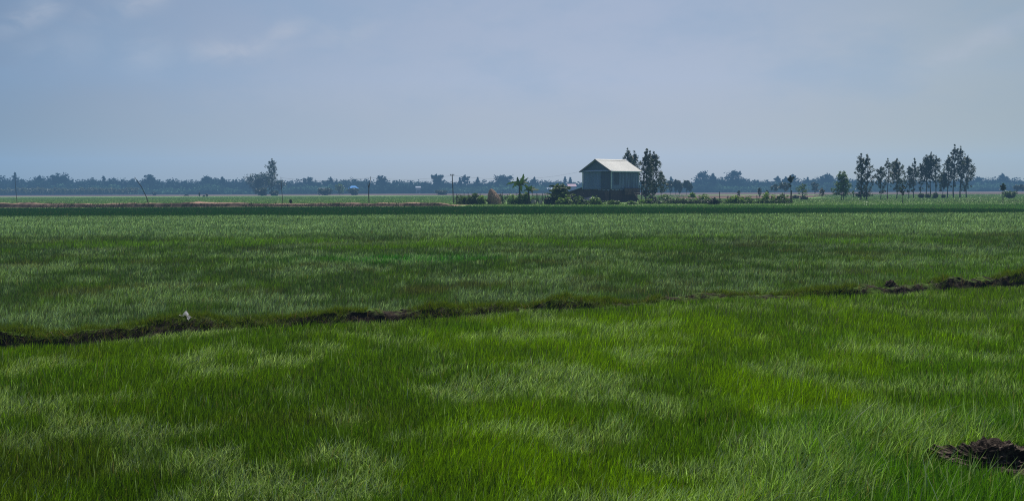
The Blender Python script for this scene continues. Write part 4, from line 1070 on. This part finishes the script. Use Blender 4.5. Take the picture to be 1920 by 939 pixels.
# haystack: leaning dome of straw
def haystack():
    g = G(926, 384); k = g.y / F; V, Fs = [], []; n, m_ = 48, 26; H_ = 30.5 * k
    prof = [(0, 10.5), (.12, 11), (.3, 11.4), (.45, 11), (.6, 9.6), (.75, 7.4), (.87, 5.0), (.95, 3.0), (1.0, .3)]
    for j in range(m_):
        t = j / (m_ - 1); r = np.interp(t, [p[0] for p in prof], [p[1] for p in prof]) * k
        cx = (-5.0 * max(0, t - .1) + 4.2 * (1 - t) * .8) * k
        for i in range(n):
            a = i * 2 * math.pi / n
            q = 1 + .13 * (float(fbm(math.cos(a) * 2.2 + 5, math.sin(a) * 2.2 + t * 5, 9, 4)) - .5) + .10 * (float(vn(a * 9, t * 26, 2)) - .5)
            V.append((cx + math.cos(a) * r * q, math.sin(a) * r * q, -.02 + t * H_))
    for j in range(m_ - 1):
        for i in range(n): Fs.append((j * n + i, j * n + (i + 1) % n, (j + 1) * n + (i + 1) % n, (j + 1) * n + i))
    m2 = mat('straw', (.36, .255, .19), .95, (.17, .12, .09), 2.2, (4, 4, 1), .05, .6)
    root = empty('haystack', g, 'leaning rounded straw haystack left of the banana plants', 'haystack')
    MB().add(V, Fs).build('stack', m2, root)
    nn = 2600; idx = rng.integers(n, n * m_, nn); P = np.array(V)[idx]
    C = np.array((.36, .26, .19)) * (.4 + .8 * rng.random(nn))[:, None]
    Vb, Tb, Cb = blades(P, np.full(nn, -.22) * (.4 + rng.random(nn)), np.full(nn, .035), rng.normal(0, .5, (nn, 2)), rng.normal(0, .8, nn), C, 1)
    link('loose_straw', npmesh('loose_straw', Vb, Tb, Cb, M_STRAW), root)
haystack()

# banana plants
def banana(px, ybase, ytop_stem, leaves, label, seed):
    g = G(px, ybase); k = g.y / F; rd = random.Random(seed); root = empty('banana_plant', g, label, 'banana plant', 'banana plants'); hs = (ybase - ytop_stem) * k
    MB().tube([(0, 0, -.05), (.03, 0, hs * .4), (-.02, 0, hs * .8), (0, 0, hs * 1.03)], [.17, .13, .10, .06], 9).build('stem', mat('banana_stem', (.09, .095, .05), .7, (.05, .04, .03), 3), root, smooth=True)
    for (tx, ty, wpx, bend) in leaves:
        L = Vector(((tx - px) * k, rd.uniform(-.8, .8), (ytop_stem - ty) * k)); n = 14; V, C, Fs = [], [], []
        horiz = Vector((L.x, L.y, 0)); s = Vector((-L.y, L.x, 0)); s = s.normalized() if s.length > .05 else Vector((1, 0, 0))
        s = (s * .62 + Vector((0, 0, .78))).normalized()
        if abs(L.z) > abs(L.x): s = Vector((1, .25, 0)).normalized()
        for i in range(n + 1):
            t = i / n; c = Vector((L.x * t, L.y * t, hs + L.z * t + bend * math.sin(math.pi * t)))
            wv = wpx * k * .85 * math.sin(math.pi * min(1, .08 + t * .92)) ** .6 * (.12 if t < .12 else 1) * (1 - .15 * (i % 3 == 0))
            droop = Vector((0, 0, -abs(wv) * .55)); jt = Vector((rd.gauss(0, .03), rd.gauss(0, .03), rd.gauss(0, .04)))
            up_ = L.normalized().cross(s)
            V += [c - s * wv + droop * abs(s.z - 1) + jt, c, c + s * wv + droop + jt]
            cc = np.array((.034, .066, .018)) * rd.uniform(.7, 1.3); C += [cc * .9, cc * 1.5, cc]
        T_ = []
        for i in range(n):
            for q in range(2):
                a = i * 3 + q; T_ += [(a, a + 1, a + 4), (a, a + 4, a + 3)]
        link('leaf', npmesh('leaf', np.array([tuple(v) for v in V]), np.array(T_), np.array(C), M_BANANA, True), root)
banana(974.5, 384, 347, [(982.5, 326, 4.2, 0), (970, 331.5, 3.6, 0), (949, 346.5, 4.0, .35), (991, 334, 4.2, .12), (960, 353, 3.6, .25), (985, 349, 4.2, .25), (966, 341, 4, .2), (993, 345, 4, .3), (959.5, 352, 3, .4), (978, 359, 4, .3)],
       'taller banana plant with tattered upright leaves', 1)
banana(991.5, 384, 357, [(1012, 356.5, 4.5, .15), (985, 346, 4, .1), (997, 348, 4, .1), (980, 360, 3.6, .2), (1003, 352, 4, .2), (988, 350, 4, .1), (999, 362, 4, .25)],
       'shorter banana plant with one flat leaf pointing right', 2)

# concrete jars, board, wood pile
def jar(px, yt, yb, wpx, label):
    g = G(px, yb); k = g.y / F; H_ = (yb - yt) * k; r = wpx * .5 * k; n = 20; V, Fs = [], []
    prof = [(.62, 0), (.85, .12), (1.0, .4), (.97, .7), (.78, .9), (.72, .94), (.80, 1.0), (.70, 1.0), (.66, .9)]
    for (q, z) in prof:
        for i in range(n): a = i * 2 * math.pi / n; V.append((math.cos(a) * r * q, math.sin(a) * r * q, z * H_))
    for j in range(len(prof) - 1):
        for i in range(n): Fs.append((j * n + i, j * n + (i + 1) % n, (j + 1) * n + (i + 1) % n, (j + 1) * n + i))
    o = MB().add(V, Fs).build('water_jar', mat('jar_concrete', (.36, .33, .29), .9, (.22, .20, .18), 4), loc=g, smooth=True)
    tag(o, label, 'jar', 'concrete water jars')
jar(1000, 374.5, 384, 10, 'wider pale concrete water jar at the foot of the stick fence')
jar(1014, 375.5, 384, 6.5, 'narrower pale concrete water jar right of the wider one')
g = G(1047, 384); k = g.y / F
root = empty('tilted_sheet', g, 'small tilted white sheet on a post beside the layered tree', 'sheet')
MB().tube([(0, 0, -.05), (0, 0, 12.6 * k)], .035, 6).build('post', M_POST, root)
MB().beam((-3.2 * k, -.1, 11.5 * k), (3.2 * k, -.1, 16.2 * k), .5, .05).build('panel', mat('white_sheet', (.66, .68, .70), .5), root)
def woodpile():
    g = G(1019, 384); k = g.y / F; rd = random.Random(4); root = empty('wood_pile', g, 'dark pile of stacked logs left of the layered tree', 'wood pile')
    for i in range(34):
        row = i % 5; x = rd.uniform(0, 22) * k; L = rd.uniform(.8, 1.6); z = .10 + row * .17; a = rd.gauss(0, .12)
        MB().tube([(x, rd.uniform(-.2, .4), z), (x + L * math.cos(a), rd.uniform(-.2, .4), z + L * math.sin(a) * .4)], rd.uniform(.06, .1), 7).build('log', mat('log_bark', (.06, .045, .042), .9, (.03, .022, .022), 5), root)
woodpile()
tag(MB().add([(-1.0, -.2, 0), (-.4, -.35, .02), (.3, -.3, .0), (.9, -.2, .03), (.8, .1, .5), (.2, .1, .62), (-.3, .1, .50), (-.9, .1, .45)], [(0, 1, 6, 7), (1, 2, 5, 6), (2, 3, 4, 5)]).build(
    'tarpaulin', mat('blue_tarp', (.018, .034, .075), .7, (.012, .022, .05), 3), loc=D(1108, 141.5, .25)), 'dull blue tarpaulin draped under the lean-to', 'tarpaulin')
